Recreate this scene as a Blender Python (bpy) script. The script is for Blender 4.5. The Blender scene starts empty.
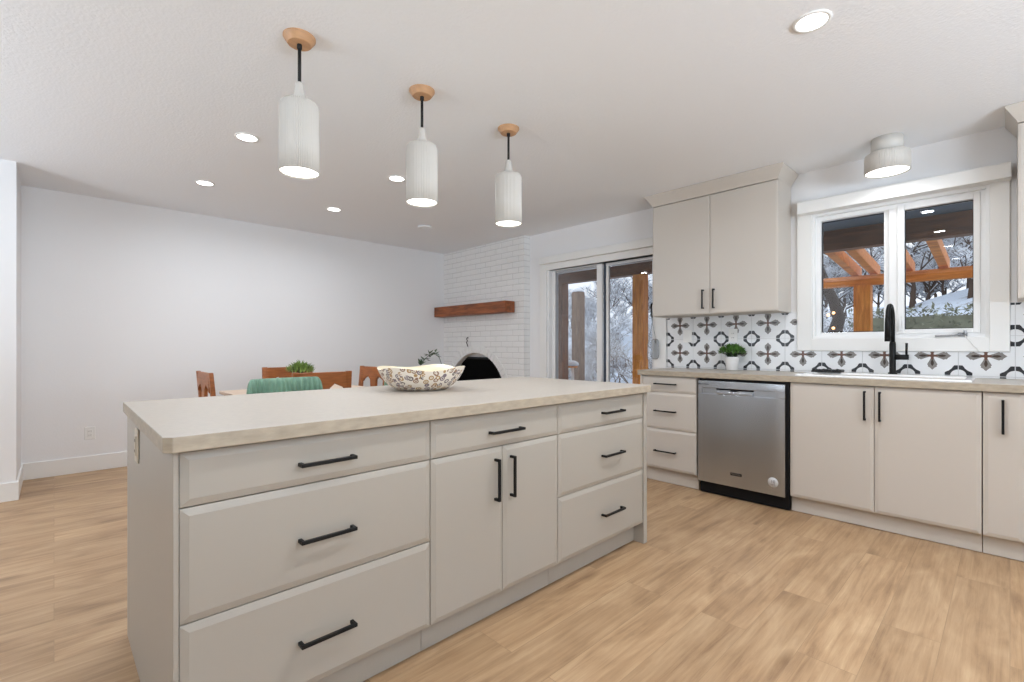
import bpy, bmesh, math, random
from mathutils import Vector, Matrix, noise
S = bpy.context.scene
COL = S.collection
random.seed(7)

# ------------------------------------------------------------------ camera
cam_d = bpy.data.cameras.new('camera'); cam = bpy.data.objects.new('camera', cam_d); COL.objects.link(cam)
cam.location = (0, 0, 1.13)
HEAD = math.radians(46.199)                       # forward direction measured from +X towards +Y
cam.rotation_euler = (math.radians(90), 0, HEAD - math.radians(90))
cam_d.sensor_width = 36.0
cam_d.lens = 477.58 / 1024 * 36
cam_d.shift_y = (346.5 - 341.0) / 1024
cam_d.clip_start = 0.02; cam_d.clip_end = 300
S.camera = cam

# ------------------------------------------------------------------ world, exposure
W = bpy.data.worlds.new('world'); S.world = W; W.use_nodes = True
wn = W.node_tree; wn.nodes.clear()
bg = wn.nodes.new('ShaderNodeBackground'); wo = wn.nodes.new('ShaderNodeOutputWorld')
tc = wn.nodes.new('ShaderNodeTexCoord'); nz = wn.nodes.new('ShaderNodeTexNoise'); nz.inputs['Scale'].default_value = 2.0
rp = wn.nodes.new('ShaderNodeValToRGB')
rp.color_ramp.elements[0].color = (0.72, 0.80, 0.92, 1); rp.color_ramp.elements[0].position = .35
rp.color_ramp.elements[1].color = (0.92, 0.96, 1.0, 1); rp.color_ramp.elements[1].position = .7
wn.links.new(tc.outputs['Generated'], nz.inputs['Vector']); wn.links.new(nz.outputs['Fac'], rp.inputs['Fac'])
wn.links.new(rp.outputs['Color'], bg.inputs['Color']); bg.inputs['Strength'].default_value = 2.5
wn.links.new(bg.outputs[0], wo.inputs[0])
vs = S.view_settings
S.display_settings.display_device = 'sRGB'
vs.view_transform = 'Standard'; vs.look = 'None'; vs.gamma = 1.0; vs.use_curve_mapping = False
vs.exposure = -0.80
S.cycles.use_denoising = True
S.cycles.max_bounces = 10; S.cycles.diffuse_bounces = 6; S.cycles.glossy_bounces = 4
S.cycles.transparent_max_bounces = 16; S.cycles.sample_clamp_indirect = 4.0
S.cycles.caustics_reflective = False; S.cycles.caustics_refractive = False

def area(name, loc, rot, sx, sy, power, color, shape='RECTANGLE', spread=180, parent=None):
    l = bpy.data.lights.new(name, 'AREA'); l.shape = shape; l.size = sx
    if shape in ('RECTANGLE', 'ELLIPSE'): l.size_y = sy
    l.energy = power; l.color = color; l.spread = math.radians(spread)
    o = bpy.data.objects.new(name, l); COL.objects.link(o)
    o.location = loc; o.rotation_euler = rot
    if parent: o.parent = parent
    return o
WARM = (0.93, 0.96, 1.0); FILL = (0.77, 0.885, 1.0)
P_RECESS, P_PEND, P_FLUSH, P_FILL = 10.5, 2.5, 2.2, 850.0
FILL_TILT = 80      # turns the added fill lamps up towards the ceiling
# two fill lamps added out of view to brighten the ceiling, in made-up wall openings
area('added_fill_rear', (0.6, -3.25, 1.30), (math.radians(-90-FILL_TILT), 0, math.radians(180)), 3.6, 1.9, P_FILL*1.0, FILL)
area('added_fill_side', (-3.25, 3.2, 1.30), (math.radians(-90-FILL_TILT), 0, math.radians(90)), 1.7, 1.9, P_FILL*.36, FILL)

# ------------------------------------------------------------------ helpers
def lin(r, g, b):
    f = lambda c: (c/255/12.92) if c/255 <= .04045 else ((c/255+.055)/1.055)**2.4
    return (f(r), f(g), f(b), 1)

def mat(name, color, rough=.5, metal=0.0, bump=None, var=None, spec=None, coat=None):
    """bump=(scale, strength, stretch) noise relief; var=(scale, amount, stretch) noise value variation"""
    m = bpy.data.materials.new(name); m.use_nodes = True
    nt = m.node_tree; b = nt.nodes['Principled BSDF']
    b.inputs['Base Color'].default_value = color; b.inputs['Roughness'].default_value = rough
    b.inputs['Metallic'].default_value = metal
    if spec is not None: b.inputs['Specular IOR Level'].default_value = spec
    if coat: b.inputs['Coat Weight'].default_value = coat
    if bump or var:
        t = nt.nodes.new('ShaderNodeTexCoord')
    if var:
        mp = nt.nodes.new('ShaderNodeMapping'); mp.inputs['Scale'].default_value = var[2]
        n = nt.nodes.new('ShaderNodeTexNoise'); n.inputs['Scale'].default_value = var[0]; n.inputs['Detail'].default_value = 4
        r = nt.nodes.new('ShaderNodeValToRGB')
        a = var[1]
        r.color_ramp.elements[0].position = .3; r.color_ramp.elements[1].position = .7
        r.color_ramp.elements[0].color = tuple(c*(1-a) for c in color[:3]) + (1,)
        r.color_ramp.elements[1].color = tuple(min(1, c*(1+a)) for c in color[:3]) + (1,)
        nt.links.new(t.outputs['Object'], mp.inputs['Vector']); nt.links.new(mp.outputs[0], n.inputs['Vector'])
        nt.links.new(n.outputs['Fac'], r.inputs['Fac']); nt.links.new(r.outputs['Color'], b.inputs['Base Color'])
    if bump:
        mp2 = nt.nodes.new('ShaderNodeMapping'); mp2.inputs['Scale'].default_value = bump[2]
        n2 = nt.nodes.new('ShaderNodeTexNoise'); n2.inputs['Scale'].default_value = bump[0]; n2.inputs['Detail'].default_value = 3
        bp = nt.nodes.new('ShaderNodeBump'); bp.inputs['Strength'].default_value = bump[1]; bp.inputs['Distance'].default_value = .01
        nt.links.new(t.outputs['Object'], mp2.inputs['Vector']); nt.links.new(mp2.outputs[0], n2.inputs['Vector'])
        nt.links.new(n2.outputs['Fac'], bp.inputs['Height']); nt.links.new(bp.outputs[0], b.inputs['Normal'])
    return m

def emis(name, color, strength):
    m = bpy.data.materials.new(name); m.use_nodes = True
    b = m.node_tree.nodes['Principled BSDF']
    b.inputs['Base Color'].default_value = (.9, .9, .9, 1)
    b.inputs['Emission Color'].default_value = color; b.inputs['Emission Strength'].default_value = strength
    return m

def glassmat(name, tint=(1, 1, 1, 1), ior=1.45, gain=1.0):
    m = bpy.data.materials.new(name); m.use_nodes = True
    nt = m.node_tree; nt.nodes.clear()
    out = nt.nodes.new('ShaderNodeOutputMaterial'); mix = nt.nodes.new('ShaderNodeMixShader')
    tr = nt.nodes.new('ShaderNodeBsdfTransparent'); tr.inputs[0].default_value = tint
    gl = nt.nodes.new('ShaderNodeBsdfGlossy'); gl.inputs['Roughness'].default_value = 0.0
    fr = nt.nodes.new('ShaderNodeFresnel'); fr.inputs[0].default_value = ior
    mu = nt.nodes.new('ShaderNodeMath'); mu.operation = 'MULTIPLY'; mu.inputs[1].default_value = gain
    nt.links.new(fr.outputs[0], mu.inputs[0]); nt.links.new(mu.outputs[0], mix.inputs[0])
    nt.links.new(tr.outputs[0], mix.inputs[1]); nt.links.new(gl.outputs[0], mix.inputs[2]); nt.links.new(mix.outputs[0], out.inputs[0])
    return m

def box(bm, x0, x1, y0, y1, z0, z1, mi=0, M=None):
    vs_ = [Vector((x, y, z)) for x in (min(x0,x1), max(x0,x1)) for y in (min(y0,y1), max(y0,y1)) for z in (min(z0,z1), max(z0,z1))]
    if M is not None: vs_ = [M @ v for v in vs_]
    v = [bm.verts.new(c) for c in vs_]
    for q in ((0,1,3,2), (4,6,7,5), (0,4,5,1), (2,3,7,6), (0,2,6,4), (1,5,7,3)):
        f = bm.faces.new([v[i] for i in q]); f.material_index = mi
    return v

def tube(bm, pts, r, seg=10, mi=0, caps=True, smooth=True):
    pts = [Vector(p) for p in pts]; n = len(pts)
    rs = r if isinstance(r, (list, tuple)) else [r]*n
    rings = []; up = None
    for i, p in enumerate(pts):
        d = (pts[min(i+1, n-1)] - pts[max(i-1, 0)]).normalized()
        if up is None:
            up = Vector((0,0,1)) if abs(d.z) < .9 else Vector((1,0,0))
        a = d.cross(up)
        if a.length < 1e-4: a = d.cross(Vector((0,1,0)))
        a.normalize(); b = a.cross(d).normalized(); up = b
        rings.append([bm.verts.new(p + (a*math.cos(t) + b*math.sin(t))*rs[i]) for t in [2*math.pi*k/seg for k in range(seg)]])
    for i in range(n-1):
        for k in range(seg):
            f = bm.faces.new((rings[i][k], rings[i][(k+1)%seg], rings[i+1][(k+1)%seg], rings[i+1][k]))
            f.smooth = smooth; f.material_index = mi
    if caps:
        for rg in (rings[0], rings[-1]):
            f = bm.faces.new(rg); f.material_index = mi

def lathe(bm, prof, seg=48, c=(0,0,0), mi=0, ribs=None, smooth=True, sq=0.0):
    """prof: list of (r, z). ribs=(count, depth, i0, i1): radius rippled on rings i0..i1"""
    rings = []
    for i, (r, z) in enumerate(prof):
        ring = []
        if r < 1e-5:
            ring = [bm.verts.new((c[0], c[1], c[2]+z))]*1
        else:
            for k in range(seg):
                t = 2*math.pi*k/seg; rr = r
                if ribs and ribs[2] <= i <= ribs[3]:
                    rr = r - ribs[1]*(0.5+0.5*math.cos(t*ribs[0]))
                if sq: rr *= 1 + sq*(abs(math.sin(2*t))**1.5 - .4)
                ring.append(bm.verts.new((c[0]+rr*math.cos(t), c[1]+rr*math.sin(t), c[2]+z)))
        rings.append(ring)
    for a, b in zip(rings, rings[1:]):
        for k in range(seg):
            k2 = (k+1) % seg
            if len(a) == 1 and len(b) == 1: continue
            if len(a) == 1: f = bm.faces.new((a[0], b[k2], b[k]))
            elif len(b) == 1: f = bm.faces.new((a[k], a[k2], b[0]))
            else: f = bm.faces.new((a[k], a[k2], b[k2], b[k]))
            f.smooth = smooth; f.material_index = mi
    return rings

def prism(bm, pts, axis, a0, a1, mi=0):
    """extrude a 2D polygon along axis ('x': pts are (y,z); 'y': (x,z); 'z': (x,y))"""
    def mk(p, a):
        return {'x': (a, p[0], p[1]), 'y': (p[0], a, p[1]), 'z': (p[0], p[1], a)}[axis]
    A = [bm.verts.new(mk(p, a0)) for p in pts]; B = [bm.verts.new(mk(p, a1)) for p in pts]
    fs = [bm.faces.new(A), bm.faces.new(B[::-1])]
    n = len(pts)
    for i in range(n): fs.append(bm.faces.new((A[i], B[i], B[(i+1)%n], A[(i+1)%n])))
    for f in fs: f.material_index = mi

def obj(name, bm, m, parent=None, loc=(0,0,0), rot=(0,0,0), bevel=0, seg=2, solid=None, smooth_angle=None):
    bmesh.ops.recalc_face_normals(bm, faces=bm.faces[:])
    me = bpy.data.meshes.new(name); bm.to_mesh(me); bm.free()
    for x in (m if isinstance(m, (list, tuple)) else [m]): me.materials.append(x)
    o = bpy.data.objects.new(name, me); COL.objects.link(o)
    o.location = loc; o.rotation_euler = rot
    if parent: o.parent = parent
    if bevel:
        b = o.modifiers.new('bevel', 'BEVEL'); b.width = bevel; b.segments = seg; b.limit_method = 'ANGLE'; b.angle_limit = math.radians(40)
        b.harden_normals = False
    return o

def B(): return bmesh.new()

def thing(name, label, cat, loc=(0,0,0), rotz=0, group=None):
    o = bpy.data.objects.new(name, None); COL.objects.link(o); o.empty_display_size = .1
    o.location = loc; o.rotation_euler = (0,0,rotz); o['label'] = label; o['category'] = cat
    if group: o['group'] = group
    return o

def tag(o, label, cat, group=None):
    o['label'] = label; o['category'] = cat
    if group: o['group'] = group
    return o

def struct(o): o['kind'] = 'structure'; return o

def dup(root, loc, rotz, label, group=None):
    r = root.copy(); COL.objects.link(r); r.location = loc; r.rotation_euler = (0,0,rotz); r['label'] = label
    if group: r['group'] = group
    def rec(src, dst):
        for ch in list(src.children):
            c = ch.copy(); COL.objects.link(c); c.parent = dst; rec(ch, c)
    rec(root, r)
    return r

# ------------------------------------------------------------------ materials
M_wall = mat('wall_paint', lin(236, 236, 237), .75, bump=(90, .06, (1,1,1)))
M_wallb = mat('unseen_dark_wall', lin(112, 106, 98), .8)  # unseen walls made dark to cut the light they bounce onto the island
M_ceil = mat('ceiling_stipple', lin(241, 243, 246), .9, bump=(75, .2, (1,1,1)))
M_trim = mat('white_trim', lin(238, 238, 236), .4)
M_cab = mat('greige_cabinet', lin(198, 191, 182), .42)
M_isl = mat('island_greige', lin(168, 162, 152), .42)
M_cabin = mat('cabinet_shadow_gap', lin(90, 84, 76), .7)
M_black = mat('black_metal', (.006, .006, .006, 1), .45, spec=.25)
M_blackp = mat('black_plastic', (.005, .005, .006, 1), .5, spec=.2)
M_counter = mat('laminate_counter', lin(184, 176, 165), .36, var=(60, .05, (1,1,1)))
M_counteredge = mat('laminate_edge', lin(166, 154, 136), .45, var=(22, .14, (1,1,3)))
M_tilew = mat('white_tile', lin(232, 234, 236), .25)
M_grout = mat('grout', lin(196, 197, 198), .8)
M_petal = mat('petal_grey', lin(128, 124, 120), .3)
M_petald = mat('petal_dark', lin(58, 46, 38), .3)
M_rust = mat('rust_brown', lin(102, 72, 60), .3)
M_tileb = mat('tile_black', lin(42, 44, 48), .3)
M_sink = mat('white_sink', lin(244, 244, 244), .15)
M_brick = mat('white_painted_brick', lin(236, 236, 235), .55, bump=(40, .25, (1,1,1)))
M_mortar = mat('painted_mortar', lin(214, 214, 213), .8)
M_soot = mat('soot_black', (.003, .003, .003, 1), .9, spec=.05)
M_canopyw = mat('light_wood', lin(192, 150, 112), .5, var=(6, .12, (1, 8, 8)))
M_shade = mat('white_ceramic', lin(206, 203, 197), .45)
M_cord = mat('black_cord', (.01, .01, .01, 1), .7)
M_lens = emis('pendant_lens', (1, .97, .93, 1), 6.0)
M_lensr = emis('recessed_lens', (1, .98, .95, 1), 14.0)
M_glass = glassmat('pane_glass')
M_vinyl = mat('white_vinyl', lin(240, 241, 241), .3)
M_metalw = mat('grey_metal', lin(150, 152, 154), .35, .6)
M_leaf = mat('leaf_green', lin(84, 128, 52), .5, var=(30, .35, (1,1,1)))
M_leafd = mat('leaf_dark', lin(40, 62, 36), .5, var=(30, .3, (1,1,1)))
M_pot = mat('white_pot', lin(238, 238, 238), .35)
M_potd = mat('dark_pot', lin(40, 40, 42), .5)
M_green = mat('green_velvet', lin(112, 144, 124), .85, var=(14, .18, (1,1,1)))
M_greend = mat('green_velvet_dark', lin(28, 58, 48), .8)
M_chair = mat('chair_wood', lin(152, 90, 46), .35, var=(5, .22, (2, 2, 14)))
M_table = mat('pale_table_wood', lin(212, 190, 168), .4, var=(5, .06, (2, 14, 2)))
M_darkleg = mat('dark_leg', lin(50, 40, 32), .5)
M_plate = mat('outlet_plate', lin(236, 236, 234), .35)
M_plateb = mat('beige_plate', lin(196, 186, 168), .4)

def wood_boards(name, dark, mid, light):
    m = bpy.data.materials.new(name); m.use_nodes = True; nt = m.node_tree; b = nt.nodes['Principled BSDF']
    L = nt.links.new; N = nt.nodes.new
    t = N('ShaderNodeTexCoord')
    br = N('ShaderNodeTexBrick'); br.offset = .37; br.inputs['Scale'].default_value = 1
    br.inputs['Brick Width'].default_value = 1.22; br.inputs['Row Height'].default_value = .182
    br.inputs['Mortar Size'].default_value = .0012; br.inputs['Mortar Smooth'].default_value = .3
    br.inputs['Color1'].default_value = (0,0,0,1); br.inputs['Color2'].default_value = (1,1,1,1); br.inputs['Mortar'].default_value = (.5,.5,.5,1)
    L(t.outputs['Object'], br.inputs['Vector'])
    # per-board shift of the grain
    sc = N('ShaderNodeVectorMath'); sc.operation = 'SCALE'; sc.inputs['Scale'].default_value = 37.0
    L(br.outputs['Color'], sc.inputs[0])
    ad = N('ShaderNodeVectorMath'); ad.operation = 'ADD'; L(t.outputs['Object'], ad.inputs[0]); L(sc.outputs[0], ad.inputs[1])
    mp = N('ShaderNodeMapping'); mp.inputs['Scale'].default_value = (1.3, 26, 1); L(ad.outputs[0], mp.inputs['Vector'])
    n = N('ShaderNodeTexNoise'); n.inputs['Scale'].default_value = 1.6; n.inputs['Detail'].default_value = 9; n.inputs['Roughness'].default_value = .72
    n.inputs['Distortion'].default_value = .5
    L(mp.outputs[0], n.inputs['Vector'])
    mp2 = N('ShaderNodeMapping'); mp2.inputs['Scale'].default_value = (1.3, 3.8, 1); L(ad.outputs[0], mp2.inputs['Vector'])
    n2 = N('ShaderNodeTexNoise'); n2.inputs['Scale'].default_value = 1.5; n2.inputs['Detail'].default_value = 4; n2.inputs['Distortion'].default_value = 1.2
    L(mp2.outputs[0], n2.inputs['Vector'])
    r = N('ShaderNodeValToRGB'); e = r.color_ramp.elements
    e[0].position = .28; e[0].color = dark; e[1].position = .72; e[1].color = light
    k = e.new(.48); k.color = mid
    mxv = N('ShaderNodeMath'); mxv.operation = 'MULTIPLY_ADD'; mxv.inputs[1].default_value = .55
    m3 = N('ShaderNodeMath'); m3.operation = 'MULTIPLY_ADD'; m3.inputs[1].default_value = .45
    L(n.outputs['Fac'], mxv.inputs[0]); L(m3.outputs[0], mxv.inputs[2])
    m4 = N('ShaderNodeMath'); m4.operation = 'MULTIPLY'; m4.inputs[1].default_value = .0
    L(n2.outputs['Fac'], m3.inputs[0]); L(m4.outputs[0], m3.inputs[2]); L(n2.outputs['Fac'], m4.inputs[0])
    L(mxv.outputs[0], r.inputs['Fac'])
    # knots
    mp5 = N('ShaderNodeMapping'); mp5.inputs['Scale'].default_value = (1.6, 5.0, 1); L(ad.outputs[0], mp5.inputs['Vector'])
    vo = N('ShaderNodeTexVoronoi'); vo.inputs['Scale'].default_value = 1.1; L(mp5.outputs[0], vo.inputs['Vector'])
    kr = N('ShaderNodeValToRGB'); kr.color_ramp.elements[0].position = .02; kr.color_ramp.elements[0].color = (.55,.5,.45,1)
    kr.color_ramp.elements[1].position = .17; kr.color_ramp.elements[1].color = (1,1,1,1); L(vo.outputs['Distance'], kr.inputs['Fac'])
    mk = N('ShaderNodeMixRGB'); mk.blend_type = 'MULTIPLY'; mk.inputs['Fac'].default_value = .8
    L(r.outputs['Color'], mk.inputs['Color1']); L(kr.outputs['Color'], mk.inputs['Color2'])
    # board to board tone
    tr = N('ShaderNodeValToRGB'); tr.color_ramp.elements[0].color = (.90,.89,.88,1); tr.color_ramp.elements[1].color = (1.08,1.08,1.08,1)
    L(br.outputs['Color'], tr.inputs['Fac'])
    mt = N('ShaderNodeMixRGB'); mt.blend_type = 'MULTIPLY'; mt.inputs['Fac'].default_value = 1
    L(mk.outputs['Color'], mt.inputs['Color1']); L(tr.outputs['Color'], mt.inputs['Color2'])
    # joint
    mj = N('ShaderNodeMixRGB'); mj.blend_type = 'MIX'; mj.inputs['Color2'].default_value = tuple(c*.6 for c in dark[:3]) + (1,)
    jf = N('ShaderNodeMath'); jf.operation = 'MULTIPLY'; jf.inputs[1].default_value = .35
    L(br.outputs['Fac'], jf.inputs[0]); L(jf.outputs[0], mj.inputs['Fac']); L(mt.outputs['Color'], mj.inputs['Color1'])
    L(mj.outputs['Color'], b.inputs['Base Color'])
    b.inputs['Roughness'].default_value = .42
    bp = N('ShaderNodeBump'); bp.inputs['Strength'].default_value = .12; bp.inputs['Distance'].default_value = .004
    L(n.outputs['Fac'], bp.inputs['Height']); L(bp.outputs[0], b.inputs['Normal'])
    return m
M_floor = wood_boards('oak_plank_floor', lin(112, 82, 56), lin(168, 136, 102), lin(202, 172, 136))

def timber(name, a, b_, st):
    m = bpy.data.materials.new(name); m.use_nodes = True; nt = m.node_tree; b = nt.nodes['Principled BSDF']
    t = nt.nodes.new('ShaderNodeTexCoord'); mp = nt.nodes.new('ShaderNodeMapping'); mp.inputs['Scale'].default_value = st
    n = nt.nodes.new('ShaderNodeTexNoise'); n.inputs['Scale'].default_value = 3; n.inputs['Detail'].default_value = 6; n.inputs['Distortion'].default_value = .6
    r = nt.nodes.new('ShaderNodeValToRGB'); r.color_ramp.elements[0].position = .3; r.color_ramp.elements[1].position = .7
    r.color_ramp.elements[0].color = a; r.color_ramp.elements[1].color = b_
    nt.links.new(t.outputs['Object'], mp.inputs['Vector']); nt.links.new(mp.outputs[0], n.inputs['Vector'])
    nt.links.new(n.outputs['Fac'], r.inputs['Fac']); nt.links.new(r.outputs['Color'], b.inputs['Base Color'])
    b.inputs['Roughness'].default_value = .55
    return m
M_mantel = timber('mantel_timber', lin(96, 50, 26), lin(166, 96, 54), (10, 1.2, 10))
M_postw = timber('cedar_post', lin(196, 112, 38), lin(244, 166, 74), (9, 9, 1.2))
M_postd = timber('dark_post', lin(84, 50, 26), lin(134, 86, 50), (9, 9, 1.2))
M_postg = timber('weathered_post', lin(104, 84, 70), lin(140, 118, 100), (9, 9, 1.2))
M_beamw = timber('cedar_beam', lin(190, 110, 44), lin(240, 160, 78), (9, 1.2, 9))
M_beamd = timber('dark_beam', lin(84, 52, 30), lin(126, 80, 48), (9, 1.2, 9))
M_soffit = mat('slate_soffit', lin(92, 106, 116), .7, var=(3, .1, (1, 12, 1)))

def steelmat():
    m = mat('brushed_steel', lin(202, 206, 212), .26, 1.0, bump=(1.6, .08, (2.0, 0, 0)))
    b = m.node_tree.nodes['Principled BSDF']; b.inputs['Anisotropic'].default_value = .92; b.inputs['Anisotropic Rotation'].default_value = .25
    tg = m.node_tree.nodes.new('ShaderNodeTangent'); tg.direction_type = 'RADIAL'; tg.axis = 'Z'
    m.node_tree.links.new(tg.outputs[0], b.inputs['Tangent'])
    return m
M_steel = steelmat()
M_steeld = mat('dark_steel', lin(120, 118, 116), .4, 1.0)

def bowlmat():
    m = bpy.data.materials.new('patterned_ceramic'); m.use_nodes = True; nt = m.node_tree; b = nt.nodes['Principled BSDF']
    L = nt.links.new; N = nt.nodes.new
    t = N('ShaderNodeTexCoord')
    v = N('ShaderNodeTexVoronoi'); v.inputs['Scale'].default_value = 38; v.feature = 'F1'; L(t.outputs['Object'], v.inputs['Vector'])
    r = N('ShaderNodeValToRGB'); e = r.color_ramp.elements; r.color_ramp.interpolation = 'CONSTANT'
    e[0].position = 0; e[0].color = (1,1,1,1); e[1].position = .20; e[1].color = (0,0,0,1)
    k = e.new(.30); k.color = (1,1,1,1); k = e.new(.52); k.color = (0,0,0,1)
    L(v.outputs['Distance'], r.inputs['Fac'])
    n = N('ShaderNodeTexNoise'); n.inputs['Scale'].default_value = 40; n.inputs['Detail'].default_value = 2; L(t.outputs['Object'], n.inputs['Vector'])
    r2 = N('ShaderNodeValToRGB'); r2.color_ramp.interpolation = 'CONSTANT'; e = r2.color_ramp.elements
    e[0].position = 0; e[0].color = (1,1,1,1); e[1].position = .60; e[1].color = (0,0,0,1)
    L(n.outputs['Fac'], r2.inputs['Fac'])
    mu = N('ShaderNodeMath'); mu.operation = 'MULTIPLY'; L(r.outputs['Color'], mu.inputs[0]); L(r2.outputs['Color'], mu.inputs[1])
    cr = N('ShaderNodeValToRGB'); cr.color_ramp.interpolation = 'CONSTANT'; e = cr.color_ramp.elements
    e[0].position = 0; e[0].color = lin(150, 118, 96); e[1].position = .35; e[1].color = lin(122, 108, 116)
    k = e.new(.6); k.color = lin(176, 140, 92); k = e.new(.8); k.color = lin(92, 78, 76)
    L(v.outputs['Color'], cr.inputs['Fac'])
    mx = N('ShaderNodeMixRGB'); mx.inputs['Color1'].default_value = lin(236, 228, 216)
    L(mu.outputs[0], mx.inputs['Fac']); L(cr.outputs['Color'], mx.inputs['Color2']); L(mx.outputs['Color'], b.inputs['Base Color'])
    b.inputs['Roughness'].default_value = .3
    return m
M_bowl = bowlmat()
M_bowlin = mat('cream_glaze', lin(228, 216, 188), .3)

# ------------------------------------------------------------------ setting
X0, X1, Y0, Y1, CZ = -3.2, 4.245, -3.2, 5.77, 2.49
XO = 4.42                                     # outer face of the window wall
bm = B(); box(bm, X0-.15, X1+.17, Y0-.15, Y1+.15, -.12, 0); struct(obj('floor', bm, M_floor))
bm = B(); box(bm, X0-.15, XO, Y0-.15, Y1+.15, CZ, CZ+.12); struct(obj('ceiling', bm, M_ceil))
bm = B(); box(bm, X0-.15, -.2, 5.065, Y1+.15, 0, CZ); box(bm, -.2, XO, Y1, Y1+.15, 0, CZ); struct(obj('wall_left', bm, M_wall))
# window wall with a door opening and a window opening
DY0, DY1, DZ = 2.405, 3.823, 2.035
WY0, WY1, WZ0, WZ1 = .088, 1.060, 1.189, 2.15
bm = B()
box(bm, X1, XO, DY1, Y1, 0, CZ); box(bm, X1, XO, DY0, DY1, DZ, CZ)
box(bm, X1, XO, WY1, DY0, 0, CZ); box(bm, X1, XO, WY0, WY1, 0, WZ0); box(bm, X1, XO, WY0, WY1, WZ1, CZ)
box(bm, X1, XO, Y0-.15, WY0, 0, CZ)
struct(obj('wall_right', bm, M_wall))
bm = B()                                       # unseen wall behind the camera, with an opening added for the fill lamp
box(bm, X0-.15, -1.2, Y0-.15, Y0, 0, CZ); box(bm, 2.4, X1, Y0-.15, Y0, 0, CZ); box(bm, -1.2, 2.4, Y0-.15, Y0, 0, .5); box(bm, -1.2, 2.4, Y0-.15, Y0, 2.4, CZ)
struct(obj('wall_rear', bm, M_wallb))
bm = B()  # unseen side wall; opening added for the fill lamp and the dishwasher's reflection
box(bm, X0-.15, X0, Y0, 2.3, 0, CZ); box(bm, X0-.15, X0, 4.1, 5.065, 0, CZ); box(bm, X0-.15, X0, 2.3, 4.1, 0, .05); box(bm, X0-.15, X0, 2.3, 4.1, 2.4, CZ)
struct(obj('wall_side', bm, M_wallb))

def bb_profile(d, h):     # tapered top
    return [(0, 0), (d, 0), (d, h-.008), (d-.004, h), (0, h)]
bm = B(); box(bm, -.2, 3.9, Y1-.013, Y1, 0, .142); struct(obj('baseboard_left', bm, M_trim, bevel=.003))
bm = B(); box(bm, X0, -.187, 5.052, 5.065, 0, .136); box(bm, -.2, -.187, 5.065, Y1-.013, 0, .142); struct(obj('baseboard_pier', bm, M_trim, bevel=.003))
bm = B(); box(bm, X1-.013, X1, 3.93, 4.10, 0, .142); struct(obj('baseboard_right', bm, M_trim, bevel=.003))

# small electrical things on the walls
def outlet(name, label, loc, rotz, w=.072, h=.115, m=M_plate, holes=True, group=None, cat='outlet'):
    t = thing(name, label, cat, loc, rotz, group)
    bm = B(); box(bm, -w/2, w/2, -.006, 0, -h/2, h/2); obj('cover_plate', bm, m, t, bevel=.003)
    if holes:
        n = max(1, round(w/.072))
        for k in range(n):
            cx = (k-(n-1)/2)*.046
            bm = B(); box(bm, cx-.016, cx+.016, -.009, -.006, -.033, .033); s = obj('socket', bm, m, t, bevel=.002)
            bm = B()
            for zz in (-.018, .018):
                box(bm, cx-.008, cx-.0055, -.0095, -.009, zz-.005, zz+.005); box(bm, cx+.0055, cx+.008, -.0095, -.009, zz-.005, zz+.005)
            obj('slots', bm, M_blackp, t)
    return t
outlet('wall_outlet', 'white outlet low on the long plain wall near the floor', (.235, Y1, .346), 0, w=.075)

# ------------------------------------------------------------------ window
w1 = B()
yo0, yo1, zo0, zo1 = 0.0, 1.162, 1.097, 2.245
def ring(bm, x0, x1, y0, y1, z0, z1, wl, wr, wb, wt):
    """rectangular frame in the YZ plane: wl at y1 side, wr at y0 side"""
    box(bm, x0, x1, y1-wl, y1, z0, z1); box(bm, x0, x1, y0, y0+wr, z0, z1)
    box(bm, x0, x1, y0+wr, y1-wl, z0, z0+wb); box(bm, x0, x1, y0+wr, y1-wl, z1-wt, z1)
ring(w1, X1-.02, X1, yo0, yo1, zo0, zo1, .102, .088, .092, .095)
struct(obj('trim_1', w1, M_trim, bevel=.003))
win = struct(bpy.data.objects.new('window_1', None)); COL.objects.link(win); win.location = (X1, .57, WZ0)
def wl_(bm, name, m, parent=win, bevel=0, off=(X1, .57, WZ0)):
    bmesh.ops.translate(bm, verts=bm.verts[:], vec=(-off[0], -off[1], -off[2])); return obj(name, bm, m, parent, bevel=bevel)
bm = B(); ring(bm, X1+.0, XO, WY0, WY1, WZ0, WZ1, .018, .018, .02, .02)
ring(bm, X1+.03, X1+.11, WY0+.018, WY1-.018, WZ0+.02, WZ1-.02, .03, .025, .025, .03)
box(bm, X1+.03, X1+.11, .545, .595, WZ0+.045, WZ1-.05)
wl_(bm, 'window_frame', M_vinyl, bevel=.002)
bm = B(); ring(bm, X1+.045, X1+.10, .595, WY1-.045, WZ0+.04, WZ1-.045, .004, .03, .008, .01); wl_(bm, 'fixed_sash', M_vinyl, bevel=.002)
bm = B(); box(bm, X1+.062, X1+.068, .60, 1.012, WZ0+.045, WZ1-.055); wl_(bm, 'glass_pane', M_glass)
bm = B(); ring(bm, X1+.02, X1+.09, .131, .548, WZ0+.03, WZ1-.035, .040, .032, .030, .035); s2 = wl_(bm, 'casement_sash', M_vinyl, bevel=.004)
bm = B(); ring(bm, X1+.050, X1+.060, .163, .508, WZ0+.06, WZ1-.07, .004, .004, .004, .004); wl_(bm, 'black_gasket', M_blackp)
bm = B(); box(bm, X1+.053, X1+.059, .165, .507, WZ0+.062, WZ1-.072); wl_(bm, 'glass_pane', M_glass)
bm = B(); ring(bm, X1+.058, X1+.07, .604, 1.008, WZ0+.05, WZ1-.06, .004, .004, .004, .004); wl_(bm, 'black_gasket', M_blackp)
bm = B()                                        # folding crank at the foot of the casement
box(bm, X1-.012, X1+.02, .19, .235, WZ0+.008, WZ0+.028)
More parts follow.
